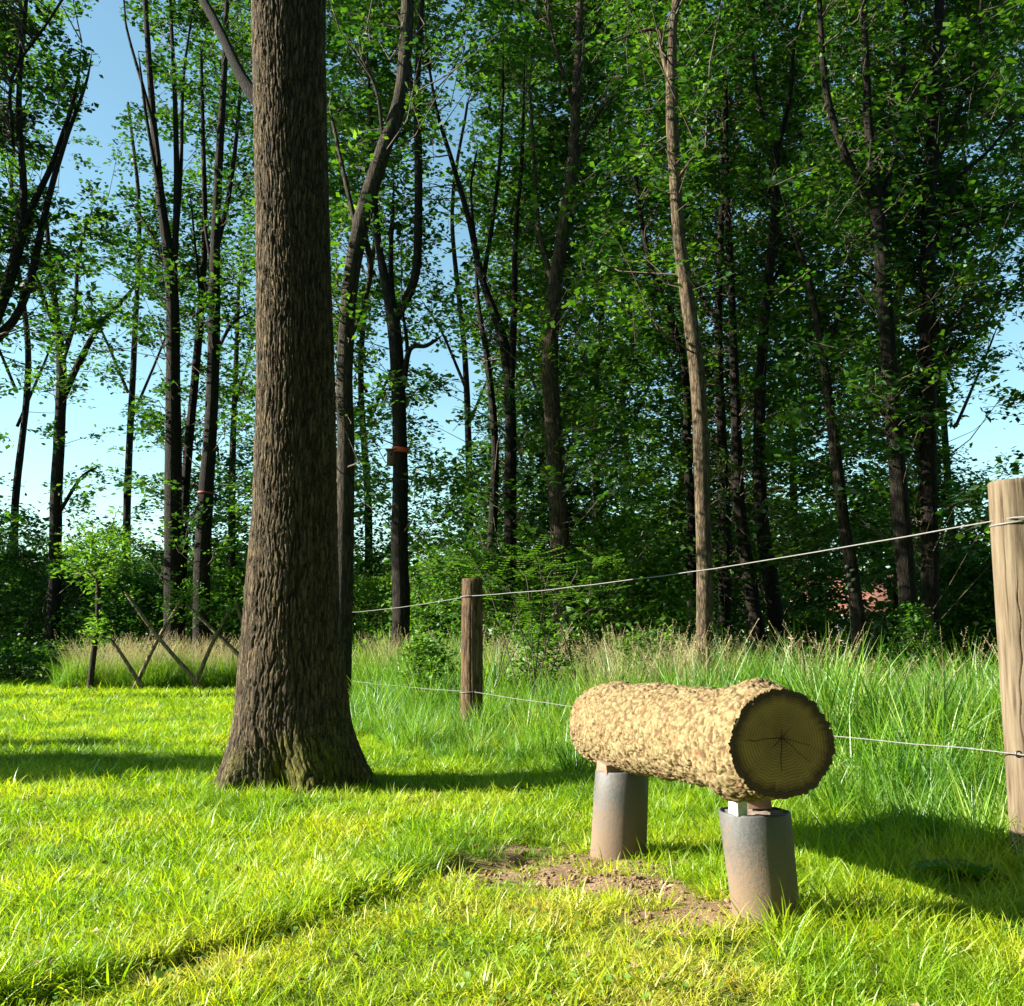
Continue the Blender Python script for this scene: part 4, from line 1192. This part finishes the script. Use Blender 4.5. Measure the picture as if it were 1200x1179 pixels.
    for end, (base, sgn) in enumerate(((A, -1), (B, 1))):
        s0 = 0 if end == 0 else Ln
        nr_, ns_ = 56, 300
        th = np.linspace(0, 2 * np.pi, ns_, endpoint=False)
        Ro = R[0 if end == 0 else -1]
        rr = np.linspace(.005, 1, nr_)
        RR, TH2 = np.meshgrid(rr, th, indexing='ij')
        dep = (fbm(np.cos(TH2) * RR * 6 + 9, np.sin(TH2) * RR * 6, 2) - .5) * .004
        for ta, ln_, wd in ((.05, .78, .005), (3.3, .62, .003), (4.80, .62, .005), (1.6, .25, .004), (3.75, .72, .0035), (2.3, .35, .003), (5.6, .3, .003)):
            dth = np.abs(np.angle(np.exp(1j * (TH2 - ta - .03 * np.sin(RR * 9 + ta) - .02 * np.sin(RR * 23))))) * RR
            dep = dep - .012 * np.exp(-(dth / wd) ** 2) * smooth((ln_ - RR) / .15)
        dep = dep * (RR < .97) + (RR > .86) * (fbm(TH2 * 9, RR * 20, 2) - .6) * .006
        # pith sits a bit off centre
        off_ = (1 - RR) * .16 * .17
        V = base + (Ro[None, :] * RR)[..., None] * (np.cos(TH2)[..., None] * (-sd_) + np.sin(TH2)[..., None] * up) + off_[..., None] * (up * .6 - sd_ * .1) + (sgn * (dep + .002))[..., None] * ax
        V = V.reshape(-1, 3)
        i, j = np.meshgrid(np.arange(nr_ - 1), np.arange(ns_), indexing='ij')
        a = i * ns_ + j; b_ = i * ns_ + (j + 1) % ns_
        Q = np.stack([a, a + ns_, b_ + ns_, b_], -1).reshape(-1, 4)
        T = np.array([(j_, (j_ + 1) % ns_, len(V)) for j_ in range(ns_)]); V = np.vstack([V, base + (up * .6 - sd_ * .1) * .027 + ax * sgn * -.004])
        rad = np.concatenate([RR.ravel(), [0]])
        link('sawn_end', mesh_np('sawn_end', offset(V, root), Q, T, fm, True, attrs={'rad': ('POINT', rad)}), lg)

    # legs: drain-pipe sleeves filled with concrete
    pm = bpy.data.materials.new('grey_pipe'); pm.use_nodes = True
    t = pm.node_tree; b = t.nodes['Principled BSDF']; b.inputs['Roughness'].default_value = .42
    tc = N_(t, "ShaderNodeTexCoord"); sp = N_(t, "ShaderNodeSeparateXYZ"); t.links.new(tc.outputs['Object'], sp.inputs[0])
    n = N_(t, "ShaderNodeTexNoise", i_Scale=14, i_Detail=6, i_Roughness=.6); t.links.new(tc.outputs['Object'], n.inputs['Vector'])
    nf = N_(t, "ShaderNodeTexNoise", i_Scale=70, i_Detail=8, i_Roughness=.8); t.links.new(tc.outputs['Object'], nf.inputs['Vector'])
    zr = N_(t, "ShaderNodeMapRange"); zr.inputs[1].default_value = .40; zr.inputs[2].default_value = .0; t.links.new(sp.outputs['Z'], zr.inputs[0])
    pb_ = N_(t, "ShaderNodeBump", i_Strength=.5, i_Distance=.006); t.links.new(nf.outputs['Fac'], pb_.inputs['Height']); t.links.new(pb_.outputs[0], b.inputs['Normal'])
    ad = N_(t, "ShaderNodeMath", operation='MULTIPLY_ADD'); ad.inputs[1].default_value = .9; t.links.new(n.outputs['Fac'], ad.inputs[0]); t.links.new(zr.outputs[0], ad.inputs[2])
    ad2 = N_(t, "ShaderNodeMath", operation='MULTIPLY_ADD'); ad2.inputs[1].default_value = 2.2; t.links.new(nf.outputs['Fac'], ad2.inputs[0]); t.links.new(ad.outputs[0], ad2.inputs[2])
    dm_ = N_(t, "ShaderNodeMapRange"); dm_.inputs[1].default_value = 1.75; dm_.inputs[2].default_value = 2.35; dm_.inputs[4].default_value = .95; t.links.new(ad2.outputs[0], dm_.inputs[0])
    mx = N_(t, "ShaderNodeMixRGB"); t.links.new(dm_.outputs[0], mx.inputs[0]); mx.inputs[1].default_value = (.066, .068, .071, 1); mx.inputs[2].default_value = (.16, .108, .066, 1)
    t.links.new(mx.outputs[0], b.inputs['Base Color'])
    rr_ = N_(t, "ShaderNodeMapRange"); rr_.inputs[3].default_value = .5; rr_.inputs[4].default_value = .95; t.links.new(dm_.outputs[0], rr_.inputs[0]); t.links.new(rr_.outputs[0], b.inputs['Roughness'])
    cm = simple('concrete', (.24, .18, .14), .95, scale=40, bump=.6)
    wmat = simple('white_block', (.5, .5, .47), .7, scale=25)
    sm_ = simple('shim_wood', (.20, .13, .085), .85, scale=30)

    def leg(top, bot, r0, r1, label):
        top = np.array(top); bot = np.array(bot)
        segs = 96
        prof = [(0, r1), (.25, r1 * .75 + r0 * .25), (.5, (r0 + r1) / 2), (.75, r0 * .75 + r1 * .25), (.985, r0), (1.0, r0 - .003), (1.0, r0 - .010), (.90, r0 - .011)]
        th = np.linspace(0, 2 * np.pi, segs, endpoint=False); V = []
        for f_, r_ in prof:
            c_ = bot * (1 - f_) + top * f_
            chip = .004 * (vnoise(th * 3, th * 0 + 2) - .5) * (f_ > .98)
            V.append(np.stack([c_[0] + r_ * np.cos(th), c_[1] + r_ * np.sin(th), c_[2] + chip + 0 * th], 1))
        V = np.vstack(V); n = len(prof)
        i, j = np.meshgrid(np.arange(n - 1), np.arange(segs), indexing='ij')
        a = i * segs + j; b_ = i * segs + (j + 1) % segs
        Q = np.stack([a, b_, b_ + segs, a + segs], -1).reshape(-1, 4)
        lo = link('leg', mesh_np('leg', offset(V, root), Q, mat=pm, smooth_=True), root)
        lo['label'] = label
        # concrete core
        rr = np.linspace(0.02, 1, 7); V = []
        for r_ in rr:
            V.append(np.stack([top[0] + r_ * (r0 - .0105) * np.cos(th), top[1] + r_ * (r0 - .0105) * np.sin(th), top[2] - .014 + .012 * (vnoise(np.cos(th) * r_ * 4 + 5, np.sin(th) * r_ * 4 + top[0] * 9))], 1))
        V = np.vstack(V)
        i, j = np.meshgrid(np.arange(6), np.arange(segs), indexing='ij')
        a = i * segs + j; b_ = i * segs + (j + 1) % segs
        link('concrete_core', mesh_np('concrete_core', offset(V, root), np.stack([a, a + segs, b_ + segs, b_], -1).reshape(-1, 4), mat=cm, smooth_=True), lo)
        return lo

    z1, z2 = P(884, 950, 3.60)[2], P(727, 902, 4.70)[2]
    pn, pf = P(884, 950, 3.60), P(729, 902, 4.70)
    nb, fb = P(899, 1070, 3.60), P(723, 990, 4.70)
    leg((pn[0], 3.60, z1), (nb[0] + .008, 3.60, -.12), .121, .108, 'near pipe leg, grey with mud low down')
    leg((pf[0], 4.70, z2), (fb[0], 4.70, -.10), .119, .125, 'far pipe leg, stained brown low down')

    def blk(name, c, h, rz, mat, label, jit=.004, par=root):
        V, Q = box((0, 0, 0), h)
        # subdivide lightly by chamfering corners through random jitter
        V = V + rng.normal(0, jit, V.shape)
        cs, sn = math.cos(rz), math.sin(rz)
        V = np.stack([V[:, 0] * cs - V[:, 1] * sn, V[:, 0] * sn + V[:, 1] * cs, V[:, 2]], 1) + np.array(c)
        o = link(name, mesh_np(name, offset(V, root), Q, mat=mat), par); o['label'] = label
        bv = o.modifiers.new('bevel', 'BEVEL'); bv.width = .003; bv.segments = 2
        return o
    lz = lambda y_: (A + (B - A) * ((y_ - A[1]) / (B[1] - A[1])))
    c1 = lz(3.60); g1 = (c1[2] - .175) - z1
    c2 = lz(4.70); g2 = (c2[2] - .175) - z2
    print('log gaps', g1, g2)
    hh = max(.025, (g1 + .03) / 2)
    blk('spacer_block', (pn[0] - .070, 3.53, z1 - .004 + hh), (.021, .025, hh), .35, wmat, 'white painted block under the near end of the log', .002)
    blk('spacer_block', (pn[0] + .03, 3.68, z1 - .004 + hh), (.04, .03, hh), -.1, sm_, 'dark wooden spacer beside the white block')
    hh = max(.02, (g2 + .03) / 2)
    blk('spacer_block', (pf[0] - .04, 4.66, z2 - .004 + hh), (.06, .05, hh), .3, sm_, 'small brown wedge on top of the far leg', .006)
    return root


log_bench()

# soil clods and straw on the worn patch
n = 900
x = rng.uniform(-.4, 1.1, n * 3); y = rng.uniform(3.2, 4.9, n * 3); k_ = dirt(x, y) > .25
x, y = x[k_][:n], y[k_][:n]; n = len(x)
ico = np.array([(0, 0, 1), (.9, 0, .3), (.3, .85, .3), (-.75, .5, .3), (-.7, -.55, .3), (.3, -.9, .3), (0, 0, -.6)])
IT = np.array([(0, 1, 2), (0, 2, 3), (0, 3, 4), (0, 4, 5), (0, 5, 1), (6, 2, 1), (6, 3, 2), (6, 4, 3), (6, 5, 4), (6, 1, 5)])
sz = .004 + .012 * rng.random(n) ** 3
V = np.stack([x, y, hgt(x, y)], 1)[:, None] + ico[None] * (1 + rng.normal(0, .2, (n, 7, 1))) * sz[:, None, None]
T = (np.arange(n) * 7)[:, None, None] + IT[None]
o = link('soil_clods', mesh_np('soil_clods', V.reshape(-1, 3), None, T.reshape(-1, 3), M['soil'], attrs={'dirt': ('POINT', np.ones(n * 7))}))
tag(o, 'crumbled brown soil clods on the worn patch beside the log', 'soil', kind='stuff')

# ------------------------------------------------------------------ fence
def fence():
    root = empty('wire_fence', (float(FB[0]), float(FB[1]), 0), 'wire fence of round wooden posts and two white wires crossing behind the log', 'fence')
    m_, t, out = newmat('post_wood')
    tc = N_(t, "ShaderNodeTexCoord"); mp = N_(t, "ShaderNodeMapping"); mp.inputs['Scale'].default_value = (14, 14, 1.2); t.links.new(tc.outputs['Object'], mp.inputs[0])
    n = N_(t, "ShaderNodeTexNoise", i_Scale=3, i_Detail=7, i_Roughness=.6); t.links.new(mp.outputs[0], n.inputs['Vector'])
    pale = ramp(t, n.outputs['Fac'], [(.3, (.05, .036, .023)), (.45, (.115, .086, .054)), (.7, (.18, .142, .094))])
    ca = N_(t, "ShaderNodeAttribute", attribute_name='crack'); cxm = N_(t, "ShaderNodeMixRGB"); t.links.new(ca.outputs['Fac'], cxm.inputs[0]); t.links.new(pale, cxm.inputs[1]); cxm.inputs[2].default_value = (.05, .028, .015, 1); pale = cxm.outputs[0]
    b = N_(t, "ShaderNodeBsdfPrincipled", i_Roughness=.85); b.inputs['Specular IOR Level'].default_value = .2
    t.links.new(pale, b.inputs['Base Color'])
    bp = N_(t, "ShaderNodeBump", i_Strength=.4, i_Distance=.01); t.links.new(n.outputs['Fac'], bp.inputs['Height']); t.links.new(bp.outputs[0], b.inputs['Normal'])
    t.links.new(b.outputs[0], out.inputs[0])
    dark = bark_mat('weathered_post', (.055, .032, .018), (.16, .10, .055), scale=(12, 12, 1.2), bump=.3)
    wm = simple('white_wire', (.15, .147, .14), .6, scale=60); st = simple('staple', (.10, .10, .11), .4, 1)
    # near post, its foot in the grass
    tp = P(1189, 566, 4.35); bt_ = P(1219, 1000, 4.35)
    def post(x0, y0, x1, z1, r0, r1, mat, label, cracks, seed):
        segs, rows = (260, 130) if seed == 3 else (90, 60)
        th = np.linspace(0, 2 * np.pi, segs, endpoint=False); f = np.linspace(0, 1, rows); TH, F = np.meshgrid(th, f)
        z = -.15 + (z1 + .15) * F
        R = r0 + (r1 - r0) * F; R = R * (1 + .05 * (pnoise(TH, z + seed, 5, .9) - .5)) + .004 * (pnoise(TH, z + seed, 40, 2.5) - .5)
        ck = np.zeros_like(R)
        for (t0, za, zb, wd, dp, wig) in cracks:
            dth = np.abs(np.angle(np.exp(1j * (TH - t0 - wig * (np.sin(z * 3 + seed) + .35 * np.sin(z * 11 + t0) + .2 * np.sin(z * 37 + t0 * 5))))))
            e_ = np.exp(-(dth / wd) ** 2) * smooth((z - za) / .1) * smooth((zb - z) / .1)
            R = R - dp * e_; ck = np.maximum(ck, e_)
        cx = x0 + (x1 - x0) * F
        V = np.stack([cx + R * np.cos(TH), y0 + R * np.sin(TH), z], -1).reshape(-1, 3)
        i, j = np.meshgrid(np.arange(rows - 1), np.arange(segs), indexing='ij')
        a = i * segs + j; b_ = i * segs + (j + 1) % segs
        Q = np.stack([a, b_, b_ + segs, a + segs], -1).reshape(-1, 4)
        top = (rows - 1) * segs
        ring = V[top:top + segs]; cc = ring.mean(0)
        inner = cc + (ring - cc) * .95 + np.array([0, 0, .006])
        V = np.vstack([V, inner, cc + (0, 0, .006)]); k = len(V) - segs - 1
        jj = np.arange(segs)
        Q = np.vstack([Q, np.stack([top + jj, top + (jj + 1) % segs, k + (jj + 1) % segs, k + jj], 1)])
        T = np.stack([k + jj, k + (jj + 1) % segs, np.full(segs, k + segs)], 1)
        o = link('fence_post', mesh_np('fence_post', offset(V, root), Q, T, mat, True, attrs={'crack': ('POINT', np.concatenate([ck.ravel() * .85, np.zeros(segs + 1)]))}), root); o['label'] = label
        return o
    r = .105
    np_ = post(bt_[0], 4.35, tp[0], tp[2], r + .004, r, m_, 'pale tan near post cut by the right edge, with long drying cracks',
         [(-1.75, .9, 1.55, .025, .008, .10), (-2.15, .3, 1.2, .018, .006, .16), (-2.6, 1.0, 1.6, .015, .004, .05), (-1.3, .4, 1.7, .015, .005, .06), (-2.0, -.1, .6, .014, .005, .05)], 3)
    tm = P(553.5, 679, 10.0)
    post(tm[0], 10.0, tm[0], tm[2], .108, .100, dark, 'dark weathered middle post standing in tall grass',
         [(-1.6, .3, 1.3, .04, .008, .08), (-2.2, .6, 1.5, .03, .006, .1)], 8)
    post(float(FC[0]), 16.0, float(FC[0]), 1.5, .108, .100, dark, 'third post hidden behind the big oak', [], 12)
    # wires
    A1, A0 = P(1190, 606, 4.24), P(1203, 884, 4.24)
    B1, B0 = P(553, 698, 9.89), P(556, 811, 9.89)
    C1, C0 = np.array((FC[0], 15.9, 1.36)), np.array((FC[0], 15.9, .42))
    E1, E0 = A1 + (A1 - B1) * .35, A0 + (A0 - B0) * .35

    def wire(name, seq, sag, rad, label):
        pts = []
        for p, q in zip(seq[:-1], seq[1:]):
            for s_ in np.linspace(0, 1, 20, endpoint=False):
                c_ = p * (1 - s_) + q * s_
                c_ = c_ + np.array((0, 0, -4 * sag * s_ * (1 - s_))) + rng.normal(0, .002, 3)
                pts.append(c_)
        pts.append(seq[-1])
        V, Q, T = tube(np.array(pts), np.full(len(pts), rad), 7)
        o = link(name, mesh_np(name, offset(V, root), Q, T, wm, True), root); o['label'] = label
    wire('wire', [E1, A1, B1, C1], .05, .0032, 'upper white wire at chest height')
    wire('wire', [E0, A0, B0, C0], .03, .0026, 'lower white wire at knee height')
    # ties round the posts
    def ring(cx, cy, z, r_, mat, nm, rad=.004, tilt=.02, a0=0, a1=2 * math.pi):
        th = np.linspace(a0, a1, 30)
        pts = np.stack([cx + r_ * np.cos(th), cy + r_ * np.sin(th), z + tilt * np.cos(th)], 1)
        V, Q, T = tube(pts, np.full(30, rad), 6)
        link(nm, mesh_np(nm, offset(V, root), Q, T, mat, True), root)
    ring(tp[0] + .004, 4.35, A1[2] - .012, r + .006, wm, 'wire_tie', .0045, .012)
    ring(tm[0], 10.0, B1[2], .112, wm, 'wire_tie', .005, .008)
    ring(tm[0], 10.0, B0[2], .114, wm, 'wire_tie', .004, .008)
    # staple where the lower wire meets the near post
    sp_ = P(1194, 884, 4.232)
    th = np.linspace(.3, 5.6, 16)
    pts = np.stack([sp_[0] + .012 * np.cos(th), np.full(16, sp_[1]), sp_[2] + .012 * np.sin(th)], 1)
    V, Q, T = tube(pts, np.full(16, .0035), 6)
    link('staple', mesh_np('staple', offset(V, root), Q, T, st, True), root)
    return root


fence()

# ------------------------------------------------------------------ nest box, tapes
def nest_box():
    Yd = 18.0
    c = P(459, 537, Yd - .02)
    root = empty('nest_box', tuple(c), 'small brown wooden nest box on the forked trunk against the sky', 'nest box')
    wd = simple('nest_wood', (.13, .07, .045), .85, scale=18); hole = simple('nest_hole', (.01, .01, .01), .9)
    V, Q = box((0, 0, 0), (.075, .085, .13)); link('body', mesh_np('body', V, Q, mat=wd), root)
    V, Q = box((0, -.01, .142), (.10, .12, .012)); link('roof', mesh_np('roof', V, Q, mat=wd), root)
    th = np.linspace(0, 2 * np.pi, 16, endpoint=False)
    V = np.vstack([np.stack([.024 * np.cos(th), np.full(16, -.087), .05 + .024 * np.sin(th)], 1), [(0, -.088, .05)]])
    link('entrance_hole', mesh_np('entrance_hole', V, None, np.stack([np.arange(16), (np.arange(16) + 1) % 16, np.full(16, 16)], 1), hole), root)
    return root


nest_box()


def band(px_, py_, Yd, r_, h, col, name, label, cat):
    c = P(px_, py_, Yd); mt = simple(name + '_mat', col, .6, scale=8)
    root = empty(name, tuple(c), label, cat)
    root_mesh = None
    th = np.linspace(0, 2 * np.pi, 28, endpoint=False)
    rows = []
    for z_, rr in ((-h, r_), (-h, r_ + .008), (h, r_ + .008), (h, r_)):
        rows.append(np.stack([rr * np.cos(th), rr * np.sin(th), z_ + .01 * np.sin(th * 2)], 1))
    V = np.vstack(rows); i, j = np.meshgrid(np.arange(4), np.arange(28), indexing='ij')
    a = i * 28 + j; b_ = i * 28 + (j + 1) % 28
    o3 = ((i + 1) % 4) * 28
    Q = np.stack([a, b_, o3 + (j + 1) % 28, o3 + j], -1).reshape(-1, 4)
    me = mesh_np(name, V, Q, mat=mt, smooth_=False)
    bpy.data.objects.remove(root)
    o = link(name, me, None, tuple(c))
    tag(o, label, cat)


band(469, 528, 18, .145, .045, (.55, .07, .02), 'strap', 'orange strap tied round the forked trunk above the nest box', 'strap')
band(241.5, 578, 22.6, .18, .025, (.16, .025, .02), 'tape', 'faded red tape round the dark trunk left of the big oak', 'tape')

# ------------------------------------------------------------------ sapling and crossed willow poles at the left
willow_b = M['bark_grey']
def sapling():
    Yd = 19.4
    x0 = (110 - 600) / 1200 * Yd
    root = empty('willow_sapling', (x0, Yd, 0), 'young leafy sapling with a bare pale stem at the lawn edge', 'sapling')
    pts = np.array([(P(106, 780, Yd)[0], Yd, -.05), P(108, 780, Yd), P(114, 730, Yd), P(115, 690, Yd), P(113, 660, Yd)])
    V, Q, T = tube(catmull(pts, 24), np.linspace(.062, .04, 24), 12, .12)
    link('stem', mesh_np('stem', offset(V, root), Q, T, M['bark_grey'], True), root)
    n = 190
    px_ = np.concatenate([rng.normal(104, 14, 80), rng.normal(128, 17, 80), rng.normal(114, 6, 30)]); py_ = np.concatenate([rng.normal(650, 17, 80), rng.normal(655, 20, 80), rng.normal(735, 8, 30)])
    d_ = Yd + rng.normal(0, .35, n); c = Pn(px_, py_, d_)
    ax = c - P(114, 690, Yd); ax[:, 2] = np.abs(ax[:, 2]) * .5; ax += rng.normal(0, .25, (n, 3))
    crown_mesh('crown', c, ax, root, m=10, length=.34, leaf=.11, tone=np.full(n, .6), mat='leaf_light', width=.55, droop=.4)
    br = []
    for k in range(9):
        e = c[k * 17]
        br.append(tube(catmull(np.array([P(114, 690 - k * 3, Yd), (P(114, 680, Yd) + e) / 2 + (0, 0, .1), e]), 7), np.linspace(.02, .006, 7), 5))
    V, Q, T = join(br); link('twigs', mesh_np('twigs', offset(V, root), Q, T, M['twig']), root)['kind'] = 'stuff'


sapling()


def poles():
    Yd = 19.55
    root = empty('willow_lattice', ((200 - 600) / 1200 * Yd, Yd, 0), 'row of crossed willow poles planted in rough grass left of the big oak', 'pole lattice')
    P_ = [((148, 696), (232, 800)), ((213, 703), (158, 806)), ((124, 742), (163, 800)), ((218, 708), (280, 768)), ((270, 714), (230, 800)), ((276, 706), (292, 745))]
    leafc = []
    for k, (a, b_) in enumerate(P_):
        y0 = Yd + (.06 if k % 2 else -.06)
        A_ = P(a[0], a[1], y0); B_ = P(b_[0], b_[1], y0)
        mid = (A_ + B_) / 2 + np.array((rnd.uniform(-.05, .05), 0, rnd.uniform(-.05, .05)))
        d = (B_ - A_) / np.linalg.norm(B_ - A_)
        V, Q, T = tube(catmull(np.array([B_ + d * .15, mid, A_]), 16), np.linspace(.045, .030, 16), 9, .12, k)
        link('pole', mesh_np('pole', offset(V, root), Q, T, M['pole_bark'], True), root)
        if k in (1, 3, 4): leafc.append(A_)
    c = np.vstack([l + rng.normal(0, .28, (26, 3)) + np.array((0, 0, .05)) for l in leafc])
    crown_mesh('shoots', c, rng.normal(0, 1, (len(c), 3)) + np.array((0, 0, .5)), root, m=10, length=.3, leaf=.09, mat='leaf_light', tone=np.full(len(c), .45), width=.6)['kind'] = 'stuff'


poles()

# ------------------------------------------------------------------ arching leafy shoots at the middle post (pinnate leaves)
def shoots():
    Yd = 11.2
    x0 = (600 - 600) / 1200 * Yd
    root = empty('robinia_shoot', (x0, Yd, 0), 'arching light green shoots with paired leaflets above the middle fence post', 'shrub')
    ends = [(520, 650), (498, 668), (548, 655), (590, 652), (625, 645), (655, 662), (700, 655), (680, 690), (640, 700), (720, 690), (570, 672), (610, 668)]
    for (ex, ey) in ends:
        y1 = Yd + rnd.uniform(-.5, .5)
        s_ = np.array((x0 + rnd.uniform(-.5, .9), Yd + .3, .1)); e_ = P(ex, ey, y1)
        mid = np.array(((s_[0] * .5 + e_[0] * .5), (Yd + y1) / 2, e_[2] * .85))
        pth = catmull(np.array([s_, mid, e_]), 16)
        V, Q, T = tube(pth, np.linspace(.007, .003, 16), 5)
        st = link('stem', mesh_np('stem', offset(V, root), Q, T, M['twig']), root)
        # pinnate fronds along the outer half
        pos, dv, nr, sz = [], [], [], []
        for k in range(11):
            o_ = pth[5 + k]; fa = rnd.uniform(0, 6.28); fd = np.array((math.cos(fa) * .8 + (.4 if ex > 570 else -.4), math.sin(fa) * .6, rnd.uniform(-.1, .5))); fd /= np.linalg.norm(fd)
            sd2 = np.cross(fd, (0, 0, 1)); sd2 /= np.linalg.norm(sd2)
            for q in range(8):
                for sg in (-1, 1):
                    pos.append(o_ + fd * .035 * (q + 1)); dv.append(sd2 * sg + fd * .35 + np.array((0, 0, -.1))); nr.append((0, rnd.uniform(-.3, .3), 1)); sz.append(rnd.uniform(.045, .06))
        V, Q = leaf_arrays(np.array(pos), np.array(dv), np.array(nr), np.array(sz), .8)
        link('leaflets', mesh_np('leaflets', offset(V, root), Q, mat=M['leaf_light'], attrs={'tint': ('FACE', np.full(len(Q), .6))}), st)['kind'] = 'stuff'


shoots()

# ------------------------------------------------------------------ broad-leaved dock plants
def dock(x, y, label, n=7, s=1.0):
    z = float(hgt(x, y))
    root = empty('dock_plant', (x, y, z), label, 'plant', 'broad-leaved weeds by the near post')
    for k in range(n):
        a = k / n * 6.283 + rnd.uniform(-.3, .3); L = s * rnd.uniform(.13, .21); w_ = L * .27; el = rnd.uniform(.5, 1.1)
        V, Q = [], []
        ns = 9
        for i_ in range(ns):
            f_ = i_ / (ns - 1); ang = el - f_ * 1.1
            c_ = np.array((math.cos(a), math.sin(a), 0)) * L * f_ * math.cos(el - .5 * f_) + np.array((0, 0, L * f_ * math.sin(el - .55 * f_)))
            ww = w_ * math.sin(math.pi * min(1, .12 + .88 * f_) ** .8) * (0.3 if f_ < .12 else 1) + .002
            sdv = np.array((-math.sin(a), math.cos(a), 0))
            wv = .15 * ww * math.sin(i_ * 2.1)
            V += [c_ - sdv * ww + (0, 0, ww * .35 + wv), c_, c_ + sdv * ww + (0, 0, ww * .35 - wv)]
            if i_: o_ = (i_ - 1) * 3; Q += [(o_, o_ + 1, o_ + 4, o_ + 3), (o_ + 1, o_ + 2, o_ + 5, o_ + 4)]
        link('leaf', mesh_np('leaf', np.array(V), np.array(Q), mat=M['leaf_light'], smooth_=True, attrs={'tint': ('FACE', np.full(len(Q), rnd.uniform(.2, .5)))}), root)


p = P(1136, 1010, 4.05)
dock(p[0], 4.05, 'broad-leaved weed standing in the shade of the log', 8, 1.15)
dock(1.66, 3.42, 'sunlit broad-leaved weed at the right edge of the photo', 6, .8)


# ------------------------------------------------------------------ dead leaves and straw bits lying in the lawn
x, y = wedge(900, 2.3, 9, 1.3)
k_ = (sfence(x, y) < -.2) & ~blocked(x, y)
x, y = x[k_], y[k_]; n = len(x)
pz = np.stack([x, y, hgt(x, y) + .02 + .02 * rng.random(n)], 1)
V, Q = leaf_arrays(pz, rng.normal(0, 1, (n, 3)) * np.array([1, 1, .3]), np.array([0, 0, 1.]) + rng.normal(0, .5, (n, 3)), .012 + .028 * rng.random(n) ** 2, .8)
M['dead'] = leaf_mat('dead_leaf', [(0, (.10, .055, .025)), (1, (.32, .22, .11))], trans=.2, tcol=(1, 1, .9), gloss=.02)
o = link('dead_leaves', mesh_np('dead_leaves', V, Q, mat=M['dead'], attrs={'tint': ('FACE', np.repeat(rng.random(n), 2))}))
tag(o, 'small brown dead leaves and bits of bark scattered in the lawn', 'litter', kind='stuff')

# clover patches
x, y = wedge(8000, 2.3, 8, 1.3)
k_ = (sfence(x, y) < -.3) & ~blocked(x, y) & (fbm(x * 1.7 + 21, y * 1.7 + 4, 3) > .56) & (dirt(x, y) < .1)
x, y = x[k_], y[k_]; n = len(x)
pz = np.stack([x, y, hgt(x, y) + .025 + .03 * rng.random(n)], 1)
V, Q = leaf_arrays(pz, rng.normal(0, 1, (n, 3)) * np.array([1, 1, .2]), np.array([0, 0, 1.]) + rng.normal(0, .3, (n, 3)), .014 + .012 * rng.random(n), 1.3)
o = link('clover', mesh_np('clover', V, Q, mat=M['leaf_light'], attrs={'tint': ('FACE', np.repeat(.75 + .25 * rng.random(n), 2))}))
tag(o, 'small round clover leaves growing in patches in the lawn', 'clover', kind='stuff')

# peeled whitish bark flakes on the slim leaning trunk
fmat = simple('bark_flake', (.42, .38, .31), .8, scale=40)
for fx, fy, fw, fh in ((993, 664, 4, 4), (999, 668, 5, 3), (995, 674, 5, 5), (1001, 679, 4, 4), (996, 685, 4, 5), (1000, 691, 3, 4)):
    c_ = P(fx, fy, 16.36) + np.array((0, .012 if abs(fx - 997) > 2 else 0, 0))
    a_, b_ = fw / 2 * 16.4 / 1200, fh / 2 * 16.4 / 1200
    V = np.array([c_ + (-a_, .01, -b_), c_ + (a_ * .8, 0, -b_ * .7), c_ + (a_, .004, b_), c_ + (-a_ * .7, .006, b_ * .8)])
    V = np.vstack([V, V + (0, .05, 0)])
    Q = np.array([(0, 1, 2, 3), (7, 6, 5, 4), (0, 4, 5, 1), (1, 5, 6, 2), (2, 6, 7, 3), (3, 7, 4, 0)])
    link('bark_flake', mesh_np('bark_flake', offset(V, FLAKED), Q, mat=fmat), FLAKED)
